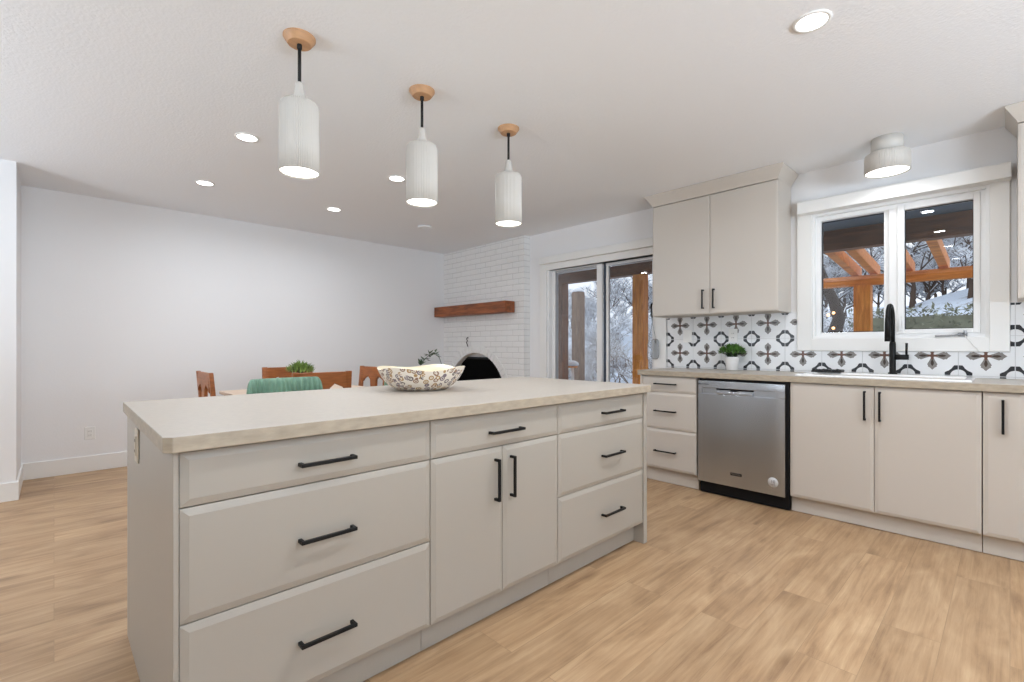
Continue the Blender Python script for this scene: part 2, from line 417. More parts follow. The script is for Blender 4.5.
tube(bm, [(X1-.012, .215, WZ0+.022), (X1-.022, .25, WZ0+.014), (X1-.024, .345, WZ0+.010)], [.007, .006, .0075], 8)
tube(bm, [(X1-.022, .20, WZ0+.02), (X1-.022, .20, WZ0+.045)], .008, 8)
wl_(bm, 'crank_handle', M_metalw, bevel=.001)
bm = B(); box(bm, X1+.005, X1+.02, .520, .535, WZ0+.05, WZ0+.14); box(bm, X1-.005, X1+.008, .52, .536, WZ0+.085, WZ0+.15)
wl_(bm, 'sash_lock', M_vinyl, bevel=.002)

# roller blind cassette over the window
bm = B(); prism(bm, [(X1-.10, 2.15), (X1-.10, 2.235), (X1-.094, 2.243), (X1-.021, 2.243), (X1-.021, 2.15)], 'y', -.006, 1.14)
for v in bm.verts: v.co -= Vector((X1-.06, .57, 2.15))
bl = obj('blind_cassette', bm, M_trim, loc=(X1-.06, .57, 2.15), bevel=.002)
tag(bl, 'white roller blind headbox mounted across the top of the kitchen window', 'window blind')
bm = B(); tube(bm, [(X1-.022, .20, WZ0+.01), (X1-.028, .17, WZ0-.03), (X1-.028, .135, WZ0-.09)], .002, 6)
bmesh.ops.translate(bm, verts=bm.verts[:], vec=(-(X1-.025), -.17, -1.10))
o = obj('pull_string', bm, M_trim, loc=(X1-.025, .17, 1.10)); tag(o, 'thin white string hanging from the window crank over the lower frame', 'cord')

# ------------------------------------------------------------------ patio door
ds = struct(bpy.data.objects.new('door_1', None)); COL.objects.link(ds); ds.location = (X1, 3.1, 0)
def dl_(bm, name, m, bevel=0, parent=ds):
    bmesh.ops.translate(bm, verts=bm.verts[:], vec=(-X1, -3.1, 0)); return obj(name, bm, m, parent, bevel=bevel)
bm = B(); ring(bm, X1+.005, XO, DY0, DY1, 0, DZ+.02, .028, .03, .03, .02); dl_(bm, 'door_frame', M_vinyl, .002)
bm = B(); ring(bm, X1+.05, X1+.085, 3.071, 3.79, .03, DZ+.0, .052, .066, .08, .012); dl_(bm, 'sliding_panel', M_vinyl, .002)
bm = B(); box(bm, X1+.064, X1+.070, 3.135, 3.74, .11, DZ-.01); dl_(bm, 'glass_pane', M_glass)
bm = B(); ring(bm, X1+.088, X1+.12, 2.435, 3.040, .03, DZ+.0, .030, .05, .08, .03); box(bm, X1+.086, XO-.01, 2.436, 3.80, DZ-.03, DZ+.0); dl_(bm, 'fixed_panel', M_vinyl, .002)
bm = B(); box(bm, X1+.101, X1+.107, 2.48, 3.014, .11, DZ-.03); dl_(bm, 'glass_pane', M_glass)
bm = B(); box(bm, X1+.0855, X1+.100, 3.041, 3.070, .05, DZ); dl_(bm, 'weather_strip', mat('strip_grey', lin(60, 70, 84), .6))
bm = B(); tube(bm, [(X1+.05, 2.462, 1.42), (X1+.03, 2.462, 1.44), (X1+.03, 2.462, 1.54), (X1+.05, 2.462, 1.56)], .009, 8); dl_(bm, 'pull_handle', M_black)
# flat casing round the door
bm = B(); box(bm, X1-.014, X1, DY1, 3.93, 0, 2.107); box(bm, X1-.014, X1, 2.282, DY0, .0, 2.107); box(bm, X1-.014, X1, DY0, DY1, DZ, 2.107)
struct(obj('trim_2', bm, M_trim, bevel=.003))
bm = B(); prism(bm, [(X1-.065, 2.107), (X1-.065, 2.183), (X1-.059, 2.189), (X1-.001, 2.189), (X1-.001, 2.107)], 'y', 2.26, 3.90)
for v in bm.verts: v.co -= Vector((X1-.03, 3.1, 2.107))
o = obj('blind_cassette', bm, M_trim, loc=(X1-.03, 3.1, 2.107), bevel=.002); tag(o, 'long white roller blind headbox above the sliding patio door', 'window blind')
# looped bead cord and its clear oval tensioner beside the patio door
t = thing('bead_chain_loop', 'thin grey looped bead chain with clear oval weight beside the patio door', 'blind chain', (X1-.03, 2.42, 1.0))
bm = B(); tube(bm, [(0, .015, .50), (0, -.005, .36), (0, -.035, .22), (0, -.035, .16)], .003, 6); tube(bm, [(0, -.012, .50), (0, -.005, .36), (0, .045, .15), (0, .05, .03), (.0, .02, -.05)], .003, 6)
obj('cord_loop', bm, M_metalw, t)
bm = B(); pts = []
for k in range(33):
    a = 2*math.pi*k/32; sx = math.copysign(abs(math.cos(a))**.6, math.cos(a)); sz = math.copysign(abs(math.sin(a))**.6, math.sin(a))
    pts.append((-.004, -.035+.043*sx, .105+.095*sz))
tube(bm, pts, .004, 6, caps=False); obj('oval_weight', bm, M_metalw, t)
bm = B(); box(bm, -.002, .002, -.07, .0, .02, .19); obj('clear_insert', bm, glassmat('clear_plastic', (.9, .92, .94, 1)), t)

# ------------------------------------------------------------------ cabinets
def slab(bm, u0, u1, z0, z1, inset=.02, d=.006, th=.02):
    """bevel-edged front: faces -y at y=0, back at y=th"""
    a = [(u0, d, z0), (u1, d, z0), (u1, d, z1), (u0, d, z1)]
    b = [(u0+inset, 0, z0+inset), (u1-inset, 0, z0+inset), (u1-inset, 0, z1-inset), (u0+inset, 0, z1-inset)]
    c = [(u0, th, z0), (u1, th, z0), (u1, th, z1), (u0, th, z1)]
    A, Bv, C = ([bm.verts.new(p) for p in q] for q in (a, b, c))
    bm.faces.new(Bv); bm.faces.new(C[::-1])
    for i in range(4):
        j = (i+1) % 4
        bm.faces.new((A[i], A[j], Bv[j], Bv[i])); bm.faces.new((C[i], C[j], A[j], A[i]))

def handle(parent, u, z, L, vertical=False, y=0.0):
    bm = B(); h = L/2; s = .0055; out = .032
    if vertical:
        box(bm, u-s, u+s, y-out, y-out+.010, z-h, z+h)
        for q in (-1, 1): box(bm, u-s, u+s, y-out+.010, y, z+q*(h-s)-s, z+q*(h-s)+s)
    else:
        box(bm, u-h, u+h, y-out, y-out+.010, z-s, z+s)
        for q in (-1, 1): box(bm, u+q*(h-s)-s, u+q*(h-s)+s, y-out+.010, y, z-s, z+s)
    return obj('handle', bm, M_black, parent, bevel=.0015)

def cabinet(name, label, origin, rotz, w, depth, fronts, zt, zb=.115, toe=.065, left_panel=0, right_panel=0, group=None, panel_bot=0, inset=.02):
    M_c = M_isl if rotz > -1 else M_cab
    """fronts: (kind, u0, u1, z0, z1, handle spec)"""
    t = thing(name, label, 'cabinet', origin, rotz, group)
    bm = B(); box(bm, left_panel+.001, w-right_panel-.001, .022, depth, zb, zt)
    obj('carcass', bm, M_c, t, bevel=.001)
    if toe is not None:
        bm = B(); box(bm, left_panel+.001, w-right_panel-.001, toe, toe+.018, 0.004, zb); obj('toe_kick', bm, M_c, t)
    if left_panel:
        bm = B(); box(bm, 0, left_panel, 0, depth, panel_bot, zt); obj('end_panel', bm, M_c, t, bevel=.0015)
    if right_panel:
        bm = B(); box(bm, w-right_panel, w, 0, depth, panel_bot, zt); obj('end_panel', bm, M_c, t, bevel=.0015)
    for f in fronts:
        kind, u0, u1, z0, z1, hs = f
        bm = B(); slab(bm, u0, u1, z0, z1, inset)
        d = obj(kind, bm, M_c, t, bevel=.0012)
        if hs: handle(d, *hs)
    return t

ISO = (.213, 1.437, 0); ISR = math.radians(.35)
def isl(u, v=0, z=0):
    c, s = math.cos(ISR), math.sin(ISR); return (ISO[0]+u*c-v*s, ISO[1]+u*s+v*c, z)
ID = .955; zt = .87; g = .0015
z1_, z2_, zb_ = .722, .427, .122
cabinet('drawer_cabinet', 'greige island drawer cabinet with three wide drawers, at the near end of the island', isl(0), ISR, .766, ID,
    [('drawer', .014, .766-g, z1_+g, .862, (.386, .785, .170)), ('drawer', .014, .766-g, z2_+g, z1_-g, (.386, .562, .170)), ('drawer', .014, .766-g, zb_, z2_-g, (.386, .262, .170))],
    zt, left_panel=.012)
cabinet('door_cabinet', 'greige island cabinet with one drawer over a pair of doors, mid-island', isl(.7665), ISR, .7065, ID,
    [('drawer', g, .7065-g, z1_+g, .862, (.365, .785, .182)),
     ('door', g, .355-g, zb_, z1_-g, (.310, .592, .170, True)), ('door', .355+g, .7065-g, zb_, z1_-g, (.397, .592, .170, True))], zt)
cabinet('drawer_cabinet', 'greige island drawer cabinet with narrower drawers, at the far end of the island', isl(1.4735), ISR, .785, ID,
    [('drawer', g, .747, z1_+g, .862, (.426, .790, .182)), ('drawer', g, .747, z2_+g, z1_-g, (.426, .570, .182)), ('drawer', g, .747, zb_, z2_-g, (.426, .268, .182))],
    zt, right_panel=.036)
# rear skin of the island is the cabinets' own backs; the worktop
def slabtop(name, label, pts, z0, z1, loc, rotz=0):
    bm = B(); prism(bm, pts, 'z', z0-loc[2], z1-loc[2])
    if rotz == 0: bmesh.ops.translate(bm, verts=bm.verts[:], vec=(-loc[0], -loc[1], 0))
    for f in bm.faces:
        f.material_index = 0 if abs(f.normal.z) > .5 else 1
    bm.normal_update()
    for f in bm.faces: f.material_index = 0 if abs(f.normal.z) > .5 else 1
    o = obj(name, bm, [M_counter, M_counteredge], loc=loc, rot=(0,0,rotz), bevel=.0025)
    return tag(o, label, 'countertop')
ch = .022
slabtop('countertop', 'cream laminate worktop with clipped corners on the kitchen island',
    [(-.006, -.035), (2.264-ch, -.035), (2.264, -.035+ch), (2.264, 1.0-ch), (2.264-ch, 1.0), (.004, 1.0), (-.010, .992), (-.024, -.018)],
    .8705, .91, (ISO[0], ISO[1], .8705), ISR)
o = outlet('island_outlet', 'beige outlet on the end panel of the island under the worktop', isl(-.0005, .64, .79), ISR-math.pi/2, m=M_plateb)

# --- run along the window wall (local x = world -y, local y = into the wall)
RZ = -math.pi/2; CX = 3.62; DEP = X1-CX-.006; zt2 = .888; top2 = .93
def wcab(y): return (CX, y, 0)
cabinet('drawer_cabinet', 'cream base cabinet with three drawers beside the dishwasher at the patio door', wcab(2.19), RZ, .495, DEP,
    [('drawer', .018, .495-g, .752+g, .882, (.235, .823, .190)), ('drawer', .018, .495-g, .448+g, .752-g, (.235, .600, .190)), ('drawer', .018, .495-g, .122, .448-g, (.235, .270, .190))],
    zt2, left_panel=.016, toe=.045)
cabinet('sink_cabinet', 'cream sink base cabinet with two wide doors under the window', wcab(1.040), RZ, .935, DEP,
    [('door', g, .465-g, .112, .882, (.419, .765, .180, True)), ('door', .465+g, .935-g, .112, .882, (.494, .765, .180, True))], zt2, toe=.045, zb=.105)
cabinet('pull_out_cabinet', 'narrow cream base cabinet with one slim door at the right end of the sink run', wcab(.103), RZ, .155, DEP,
    [('door', g, .155-g, .112, .882, (.0775, .758, .180, True))], zt2, toe=.045, zb=.105)
cabinet('corner_cabinet', 'plain cream base cabinet filling the corner past the slim pull-out door', wcab(-.054), RZ, .60, DEP,
    [('door', g, .60-g, .112, .882, None)], zt2, toe=.045, zb=.105)
slabtop('countertop', 'long cream laminate worktop running under the window beside the sink', [(3.60, -.66), (X1-.008, -.66), (X1-.008, 2.205), (3.60, 2.205)], .8885, top2, (3.60, 0, .8885))

# upper cabinets
def crown(bm, w, dep, lo, hi, out, left=True, right=True):
    """angled crown moulding around the top; local coords"""
    a0, a1 = (-.0 if not left else 0), w
    l0 = -out if left else 0; r1 = w+out if right else w
    pts_lo = [(0, 0), (w, 0), (w, dep), (0, dep)]
    pts_hi = [(l0, -out), (r1, -out), (r1, dep), (l0, dep)]
    za, zb2, zc = lo, lo+.012, hi-.012
    P0 = [bm.verts.new((x, y, za)) for x, y in pts_lo]; 
    P1 = [bm.verts.new((x-(.004 if x <= 0 and left else 0)+(.004 if x > 0 and right else 0), y-(.004 if y == 0 else 0), zb2)) for x, y in pts_lo]
    P2 = [bm.verts.new((x, y, zc)) for x, y in pts_hi]; P3 = [bm.verts.new((x, y, hi)) for x, y in pts_hi]
    bm.faces.new(P0[::-1]); bm.faces.new(P3)
    for a, b in ((P0, P1), (P1, P2), (P2, P3)):
        for i in range(4): bm.faces.new((a[i], a[(i+1)%4], b[(i+1)%4], b[i]))
def upper(name, label, ytop, w, leftp, fronts):
    t = thing(name, label, 'cabinet', (3.92, ytop, 1.40), RZ)
    d = X1-3.92-.012
    bm = B(); box(bm, 0, w, .022, d, 0, .992); obj('carcass', bm, M_cab, t, bevel=.0015)
    for u0, u1, hs in fronts:
        bm = B(); slab(bm, u0, u1, .004, .986, .012, .003); dd = obj('door', bm, M_cab, t, bevel=.001)
        if hs: handle(dd, *hs)
    bm = B(); crown(bm, w, d, .992, CZ-1.40-.002, .05); obj('crown_moulding', bm, M_cab, t)
upper('wall_cabinet', 'cream two-door wall cabinet with crown moulding between patio door and window', 2.245, 1.04, True,
      [(g, .522-g, (.470, .125, .160, True)), (.522+g, 1.04-g, (.560, .125, .160, True))])
upper('wall_cabinet', 'cream wall cabinet with crown moulding at the far right of the window', -.030, .60, True, [(g, .30-g, (.26, .125, .16, True)), (.30+g, .60-g, (.34, .125, .16, True))])

# ------------------------------------------------------------------ backsplash
PER = .2545; FY = .105; FZ = 1.069
bs = bpy.data.objects.new('backsplash', None); COL.objects.link(bs); bs.location = (X1, 1.0, top2)
tag(bs, 'patterned tile backsplash of grey petal crosses and black rings behind the sink run', 'tile backsplash')
xb = X1-.0005; ZB0, ZB1 = top2+.001, 1.398
def clip(bm, y0, y1, z0, z1):
    for co, no in (((0, y0, 0), (0,-1,0)), ((0, y1, 0), (0,1,0)), ((0,0,z0), (0,0,-1)), ((0,0,z1), (0,0,1))):
        bmesh.ops.bisect_plane(bm, geom=bm.verts[:]+bm.edges[:]+bm.faces[:], plane_co=co, plane_no=no, clear_outer=True)
regions = [(1.164, 2.278, ZB0, ZB1), (-.002, 1.164, ZB0, 1.095), (-.62, -.002, ZB0, ZB1)]
bm = B()
for y0, y1, z0, z1 in regions: box(bm, X1-.004, xb, y0, y1, z0, z1)
bmesh.ops.translate(bm, verts=bm.verts[:], vec=(-X1, -1.0, -top2)); obj('grout_bed', bm, M_grout, bs)
def place(bm_all, build):
    for (y0, y1, z0, z1) in regions:
        t = B(); build(t); clip(t, y0, y1, z0, z1)
        if t.faces:
            me = bpy.data.meshes.new('tmp'); t.to_mesh(me); bm_all.from_mesh(me); bpy.data.meshes.remove(me)
        t.free()
def flatpoly(bm, pts, x, mi=0):
    f = bm.faces.new([bm.verts.new((x, p[0], p[1])) for p in pts]); f.material_index = mi
cells = [(FY+PER*i, FZ+PER*j) for i in range(-3, 9) for j in (-1, 0, 1, 2)]
xt = X1-.0085
allb = B()
def b_tiles(t):
    h = PER/2-.0012
    for cy, cz in cells: flatpoly(t, [(cy-h, cz-h), (cy+h, cz-h), (cy+h, cz+h), (cy-h, cz+h)], xt)
place(allb, b_tiles)
r_ = bmesh.ops.extrude_face_region(allb, geom=allb.faces[:])
bmesh.ops.translate(allb, verts=[v for v in r_['geom'] if isinstance(v, bmesh.types.BMVert)], vec=(.0045, 0, 0))
bmesh.ops.translate(allb, verts=allb.verts[:], vec=(-X1, -1.0, -top2)); obj('tile_field', allb, M_tilew, bs)
# petals
def petal(s=1.0):
    return [(0.006, .012), (.013, .030), (.021, .046), (.0265, .058), (.0215, .064), (.0235, .072), (.0125, .079), (.007, .086), (0, .094),
            (-.007, .086), (-.0125, .079), (-.0235, .072), (-.0215, .064), (-.0265, .058), (-.021, .046), (-.013, .030), (-.006, .012)]
def rotp(p, k):
    for _ in range(k): p = (-p[1], p[0])
    return p
def b_pet(t):
    for cy, cz in cells:
        for k in range(4): flatpoly(t, [(cy+a, cz+b) for a, b in (rotp(p, k) for p in petal())], xt-.0004)
def b_dark(t):
    for cy, cz in cells:
        for k in range(4):
            q = [(0, .022), (.006, .036), (.0085, .050), (.005, .062), (0, .070), (-.005, .062), (-.0085, .050), (-.006, .036)]
            flatpoly(t, [(cy+a, cz+b) for a, b in (rotp(p, k) for p in q)], xt-.0008)
def b_rust(t):
    for cy, cz in cells:
        q = [(.008, .008), (.005, .026), (-.005, .026), (-.008, .008)]
        for k in range(4): flatpoly(t, [(cy+a, cz+b) for a, b in (rotp(p, k) for p in q)], xt-.0012)
        flatpoly(t, [(cy-.008, cz-.008), (cy+.008, cz-.008), (cy+.008, cz+.008), (cy-.008, cz+.008)], xt-.0012)
def b_ring(t):
    R0 = .039; A = .066; Dg = .094; sl = .0022
    for cy, cz in cells:
        cy2, cz2 = cy+PER/2, cz+PER/2
        for k in range(4):
            # quarter ring between two slits, made of quads
            outer = [(A, sl), (A, .019), (A-.009, .026), (.048, .030), (.0385, .0385), (.030, .048), (.026, A-.009), (.019, A), (sl, A)]
            n = len(outer)
            inner = [(R0*math.cos(a), R0*math.sin(a)) for a in [math.radians(3+84*i/(n-1)) for i in range(n)]]
            for i in range(n-1):
                q = [outer[i], outer[i+1], inner[i+1], inner[i]]
                flatpoly(t, [(cy2+a, cz2+b) for a, b in (rotp(p, k) for p in q)], xt-.0004)
for nm, fn, mm in (('petal_motif', b_pet, M_petal), ('petal_vein', b_dark, M_petald), ('flower_heart', b_rust, M_rust), ('ring_motif', b_ring, M_tileb)):
    a = B(); place(a, fn); bmesh.ops.translate(a, verts=a.verts[:], vec=(-X1, -1.0, -top2)); obj(nm, a, mm, bs)
outlet('wall_outlet', 'white outlet on the patterned backsplash above the potted plant', (X1-.0105, 1.655, 1.225), RZ, w=.075)
outlet('wall_switch', 'white blank cover plate on the backsplash near the patio door', (X1-.0105, 2.065, 1.225), RZ, w=.085, holes=False, cat='switch')

# ------------------------------------------------------------------ dishwasher
dw = thing('dishwasher', 'stainless steel dishwasher with recessed pocket handle and black kick plate', 'dishwasher', (3.597, 1.686, 0), RZ)
WD = .635
bm = B(); box(bm, .006, WD+.006, .045, .60, .10, .878); box(bm, .012, WD+.004, .030, .045, .10, .884); obj('tub', bm, M_blackp, dw)
bm = B()
px0, px1, pz0, pz1 = .040, .560, .770, .815
d0 = .012
# door skin as a frame around the pocket
box(bm, .010, WD-.014, d0, .040, .095, pz0); box(bm, .010, WD-.014, d0, .040, pz1, .868)
box(bm, .010, px0, d0, .040, pz0, pz1); box(bm, px1, WD-.014, d0, .040, pz0, pz1)
obj('door', bm, M_steel, dw, bevel=.002)
bm = B(); box(bm, px0, px1, d0+.010, .040, pz0, pz1); obj('pocket_panel', bm, M_steel, dw)
bm = B(); box(bm, .150, .415, d0+.004, d0+.0095, pz1-.012, pz1-.002); obj('pocket_slot', bm, M_blackp, dw)
bm = B(); box(bm, .155, .41, d0-.006, d0+.0095, pz0+.002, pz0+.024); h_ = obj('handle', bm, M_steel, dw, bevel=.004)
bm = B(); box(bm, .255, .30, d0+.002, d0+.0095, pz0+.026, pz0+.034); obj('pocket_latch', bm, M_blackp, dw)  # small dark latch in the handle pocket
bm = B(); box(bm, .255, .335, d0-.003, d0, .180, .200); bd = obj('badge', bm, M_blackp, dw, bevel=.002)
def text(body, size, loc, parent, m, name):
    c = bpy.data.curves.new(name, 'FONT'); c.body = body; c.size = size; c.extrude = .0004; c.align_x = 'CENTER'; c.align_y = 'CENTER'
    tmp = bpy.data.objects.new(name, c)
    me = bpy.data.meshes.new_from_object(tmp); bpy.data.objects.remove(tmp); bpy.data.curves.remove(c)
    me.materials.clear(); me.materials.append(m)
    o = bpy.data.objects.new(name, me); COL.objects.link(o)
    o.location = loc; o.rotation_euler = (math.radians(90), 0, 0); o.parent = parent
    return o
text('MAYTAG', .017, (.295, d0-.0035, .190), bd, M_steel, 'lettering')
text('MAYTAG', .020, (.052, d0-.0005, .842), dw, M_blackp, 'lettering')
bm = B(); lathe(bm, [(0, 0), (.034, 0), (.034, .001), (0, .001)], 32)
st = obj('round_sticker', bm, mat('sticker_silver', lin(206, 206, 206), .5), dw, loc=(.545, d0-.0002, .185), rot=(math.radians(90), 0, 0))
text('10', .030, (0, .004, .0014), st, M_steeld, 'lettering').rotation_euler = (0, 0, 0)
text('YEAR', .012, (0, -.016, .0014), st, M_steeld, 'lettering').rotation_euler = (0, 0, 0)
bm = B(); box(bm, .016, WD+.006, .042, .060, .006, .095); obj('kick_plate', bm, M_blackp, dw)
bm = B(); box(bm, WD-.012, WD+.008, .020, .045, .10, .884); obj('side_gasket', bm, M_blackp, dw)

# ------------------------------------------------------------------ sink, tap, mat
sk = thing('sink', 'white drop-in kitchen sink with raised rim under the window', 'sink', (3.92, .59, top2))
bm = B()
sx0, sx1, sy0, sy1 = -.245, .25, -.445, .44
def rring(z, ins, r=.03, n=6):
    pts = []
    for cx_, cy_, a0 in ((sx1-ins-r, sy1-ins-r, 0), (sx0+ins+r, sy1-ins-r, 90), (sx0+ins+r, sy0+ins+r, 180), (sx1-ins-r, sy0+ins+r, 270)):
        for k in range(n+1):
            a = math.radians(a0+90*k/n); pts.append((cx_+r*math.cos(a), cy_+r*math.sin(a), z))
    return pts
rings = [rring(.001, 0, .02), rring(.012, .004, .02)]
def inner(z, ins):
    # basin leaves a tap ledge on the wall side
    pts = []
    x0_, x1_, y0_, y1_ = sx0+.035+ins, sx1-.11-ins, sy0+.035+ins, sy1-.035-ins; r = .05
    for cx_, cy_, a0 in ((x1_-r, y1_-r, 0), (x0_+r, y1_-r, 90), (x0_+r, y0_+r, 180), (x1_-r, y0_+r, 270)):
        for k in range(7):
            a = math.radians(a0+90*k/6); pts.append((cx_+r*math.cos(a), cy_+r*math.sin(a), z))
    return pts
rings += [inner(.012, 0), inner(.004, .005), inner(-.036, .012)]
V = [[bm.verts.new(p) for p in r] for r in rings]
for a, b in zip(V, V[1:]):
    for i in range(len(a)): bm.faces.new((a[i], a[(i+1)%len(a)], b[(i+1)%len(b)], b[i]))
bm.faces.new(V[-1])
obj('basin', bm, M_sink, sk)
bm = B(); lathe(bm, [(0, .0), (.03, 0), (.04, .003), (.03, .004), (0, .002)], 24, c=(-.03, 0, -.0355)); obj('drain', bm, M_metalw, sk)
fc = thing('faucet', 'tall matte black pull-down gooseneck tap with side lever behind the sink', 'faucet', (4.12, .553, top2+.013))
bm = B(); lathe(bm, [(0, 0), (.026, 0), (.026, .008), (.0185, .012), (.0185, .20), (.016, .22), (0, .22)], 24); obj('body', bm, M_black, fc)
bm = B(); pts = [(0, 0, .21), (0, 0, .37)]
for k in range(1, 13):
    a = math.pi*k/12; pts.append((-.095+.095*math.cos(a), 0, .365+.095*math.sin(a)))
tube(bm, pts, .0135, 12); obj('gooseneck', bm, M_black, fc)
bm = B(); tube(bm, [(-.19, 0, .375), (-.192, 0, .34), (-.196, 0, .22)], [.0145, .0155, .0165], 16); obj('spray_head', bm, M_black, fc)
bm = B(); tube(bm, [(0, -.015, .115), (0, -.085, .115)], .018, 14); tube(bm, [(0, -.072, .115), (.0, -.074, .21)], [.006, .0075], 10); obj('lever', bm, M_black, fc)
# black ribbed drying mat lying folded on the sink's corner
bm = B()
for i in range(9):
    y = -.085+i*.021
    tube(bm, [(-.075+.01*math.sin(i), y, .008), (-.02, y+.004, .014+.004*math.sin(i*1.7)), (.05, y+.002, .012)], .0085, 8)
box(bm, -.07, .048, -.09, .092, .001, .007)
o = obj('drying_mat', bm, mat('black_rubber', (.012, .012, .014, 1), .6), loc=(4.105, .925, top2+.0125)); tag(o, 'black ribbed mat lying at the patio-door end of the white sink', 'mat')

# ------------------------------------------------------------------ potted plants
def leaf(bm, base, d, L, w, up=Vector((0,0,1)), mi=0):
    d = d.normalized(); s = d.cross(up)
    if s.length < .05: s = Vector((1,0,0))
    s.normalize(); n = s.cross(d)
    a = base; b1 = base+d*L*.45+s*w/2+n*w*.15; b2 = base+d*L*.45-s*w/2+n*w*.15; m_ = base+d*L*.5-n*w*.1; c = base+d*L
    va, v1, v2, vm, vc = (bm.verts.new(p) for p in (a, b1, b2, m_, c))
    for f in ((va, v1, vm), (va, vm, v2), (v1, vc, vm), (vm, vc, v2)):
        q = bm.faces.new(f); q.material_index = mi
def bushy(name, label, loc, potr, poth, R, H, mpot, mleaf, n=260, pointy=False, seed=1):
    rnd = random.Random(seed)
    t = thing(name, label, 'potted plant', loc)
    bm = B(); lathe(bm, [(0, 0), (potr*.74, 0), (potr*.8, .003), (potr, poth-.008), (potr*1.02, poth), (potr*.92, poth), (potr*.88, poth-.015), (0, poth-.018)], 32); obj('pot', bm, mpot, t)
    bm = B(); lathe(bm, [(potr*.87, poth-.014), (0, poth-.010)], 20); obj('soil', bm, mat('soil', lin(60, 44, 34), .9), t)
    bm = B(); bs_ = B()
    for i in range(n):
        a = rnd.uniform(0, 2*math.pi); el = rnd.uniform(.05, 1.0)
        r = R*math.sqrt(rnd.random())
        tip = Vector((r*math.cos(a), r*math.sin(a), poth + H*(1-(r/R)**2*.55)*rnd.uniform(.55, 1.0)))
        base = Vector((math.cos(a)*potr*.35, math.sin(a)*potr*.35, poth-.012))
        if i % 5 == 0: tube(bs_, [base, base.lerp(tip, .5)+Vector((0,0,.01)), tip], .0013, 5)
        dd = Vector((math.cos(a)*rnd.uniform(.2, 1.2), math.sin(a)*rnd.uniform(.2, 1.2), rnd.uniform(-.2, 1.1)+(.8 if pointy else 0)))
        leaf(bm, tip-dd.normalized()*.012, dd, rnd.uniform(.024, .036)*(1.5 if pointy else 1), .013 if pointy else .018)
    obj('foliage', bm, mleaf, t); obj('stems', bs_, M_leafd, t)
    return t
bushy('potted_plant', 'small bushy green plant in a white pot on the worktop above the dishwasher', (4.12, 1.62, top2+.001), .056, .112, .105, .115, M_pot, M_leaf, 420, seed=3)

# ------------------------------------------------------------------ island bowl and sprig
bw = thing('bowl', 'wide cream bowl with brown floral pattern on the island worktop', 'bowl', (1.365, 2.10, .911), .5)
R = .235
bm = B(); segs = 72
prof = [(.0, .004), (.11, .0), (.135, .005), (.168, .026), (.195, .056), (.212, .085), (R-.012, .110)]
rg = lathe(bm, prof, segs)
for i, ring_ in enumerate(rg):
    if len(ring_) < 2: continue
    for k, v in enumerate(ring_):
        t_ = 2*math.pi*k/segs; q = i/(len(rg)-1)
        v.co.x *= 1+.05*q*math.cos(4*t_); v.co.y *= 1+.05*q*math.cos(4*t_); v.co.z += q**3*(.008*math.cos(4*t_)+.003*math.sin(3*t_))
obj('outer_shell', bm, M_bowl, bw)
bm = B(); prof2 = [(R-.012, .110), (R-.015, .112), (.206, .085), (.188, .058), (.160, .03), (.12, .013), (0, .009)]
rg = lathe(bm, prof2, segs)
for i, ring_ in enumerate(rg):
    if len(ring_) < 2: continue
    for k, v in enumerate(ring_):
        t_ = 2*math.pi*k/segs; q = max(0, 1-i/(len(rg)-1)) if i > 1 else 1
        v.co.x *= 1+.05*q*math.cos(4*t_); v.co.y *= 1+.05*q*math.cos(4*t_); v.co.z += q**3*(.008*math.cos(4*t_)+.003*math.sin(3*t_))
obj('inner_glaze', bm, M_bowlin, bw)
vz = thing('bud_vase', 'short vase with one arching dark-leaved sprig standing behind the bowl', 'vase', (1.615, 2.285, .911))
bm = B(); lathe(bm, [(0, 0), (.02, 0), (.027, .01), (.026, .035), (.012, .055), (.010, .07), (.013, .075), (.009, .075), (.008, .06), (0, .05)], 24); obj('vase_body', bm, M_pot, vz)
Rv = Vector((.7218, -.692, 0))                     # sprig arches sideways, along the island diagonal
pts = [Vector((0,0,.06)), Rv*.006+Vector((0,0,.12)), Rv*-.005+Vector((0,0,.155)), Rv*-.03+Vector((0,0,.178)), Rv*-.06+Vector((0,0,.172)), Rv*-.09+Vector((0,0,.145)), Rv*-.11+Vector((0,0,.112))]
bm = B(); tube(bm, pts, .0018, 6); obj('stem', bm, M_leafd, vz)
bm = B(); rnd = random.Random(5)
for i in range(3, 7):
    for k in range(8):
        b_ = pts[i]+Vector((rnd.uniform(-.006,.006), rnd.uniform(-.006,.006), rnd.uniform(-.01,.01)))
        leaf(bm, b_, Vector((rnd.uniform(-1,1), rnd.uniform(-1,1), rnd.uniform(-.6,1))), .036, .018)
obj('leaves', bm, M_leafd, vz)

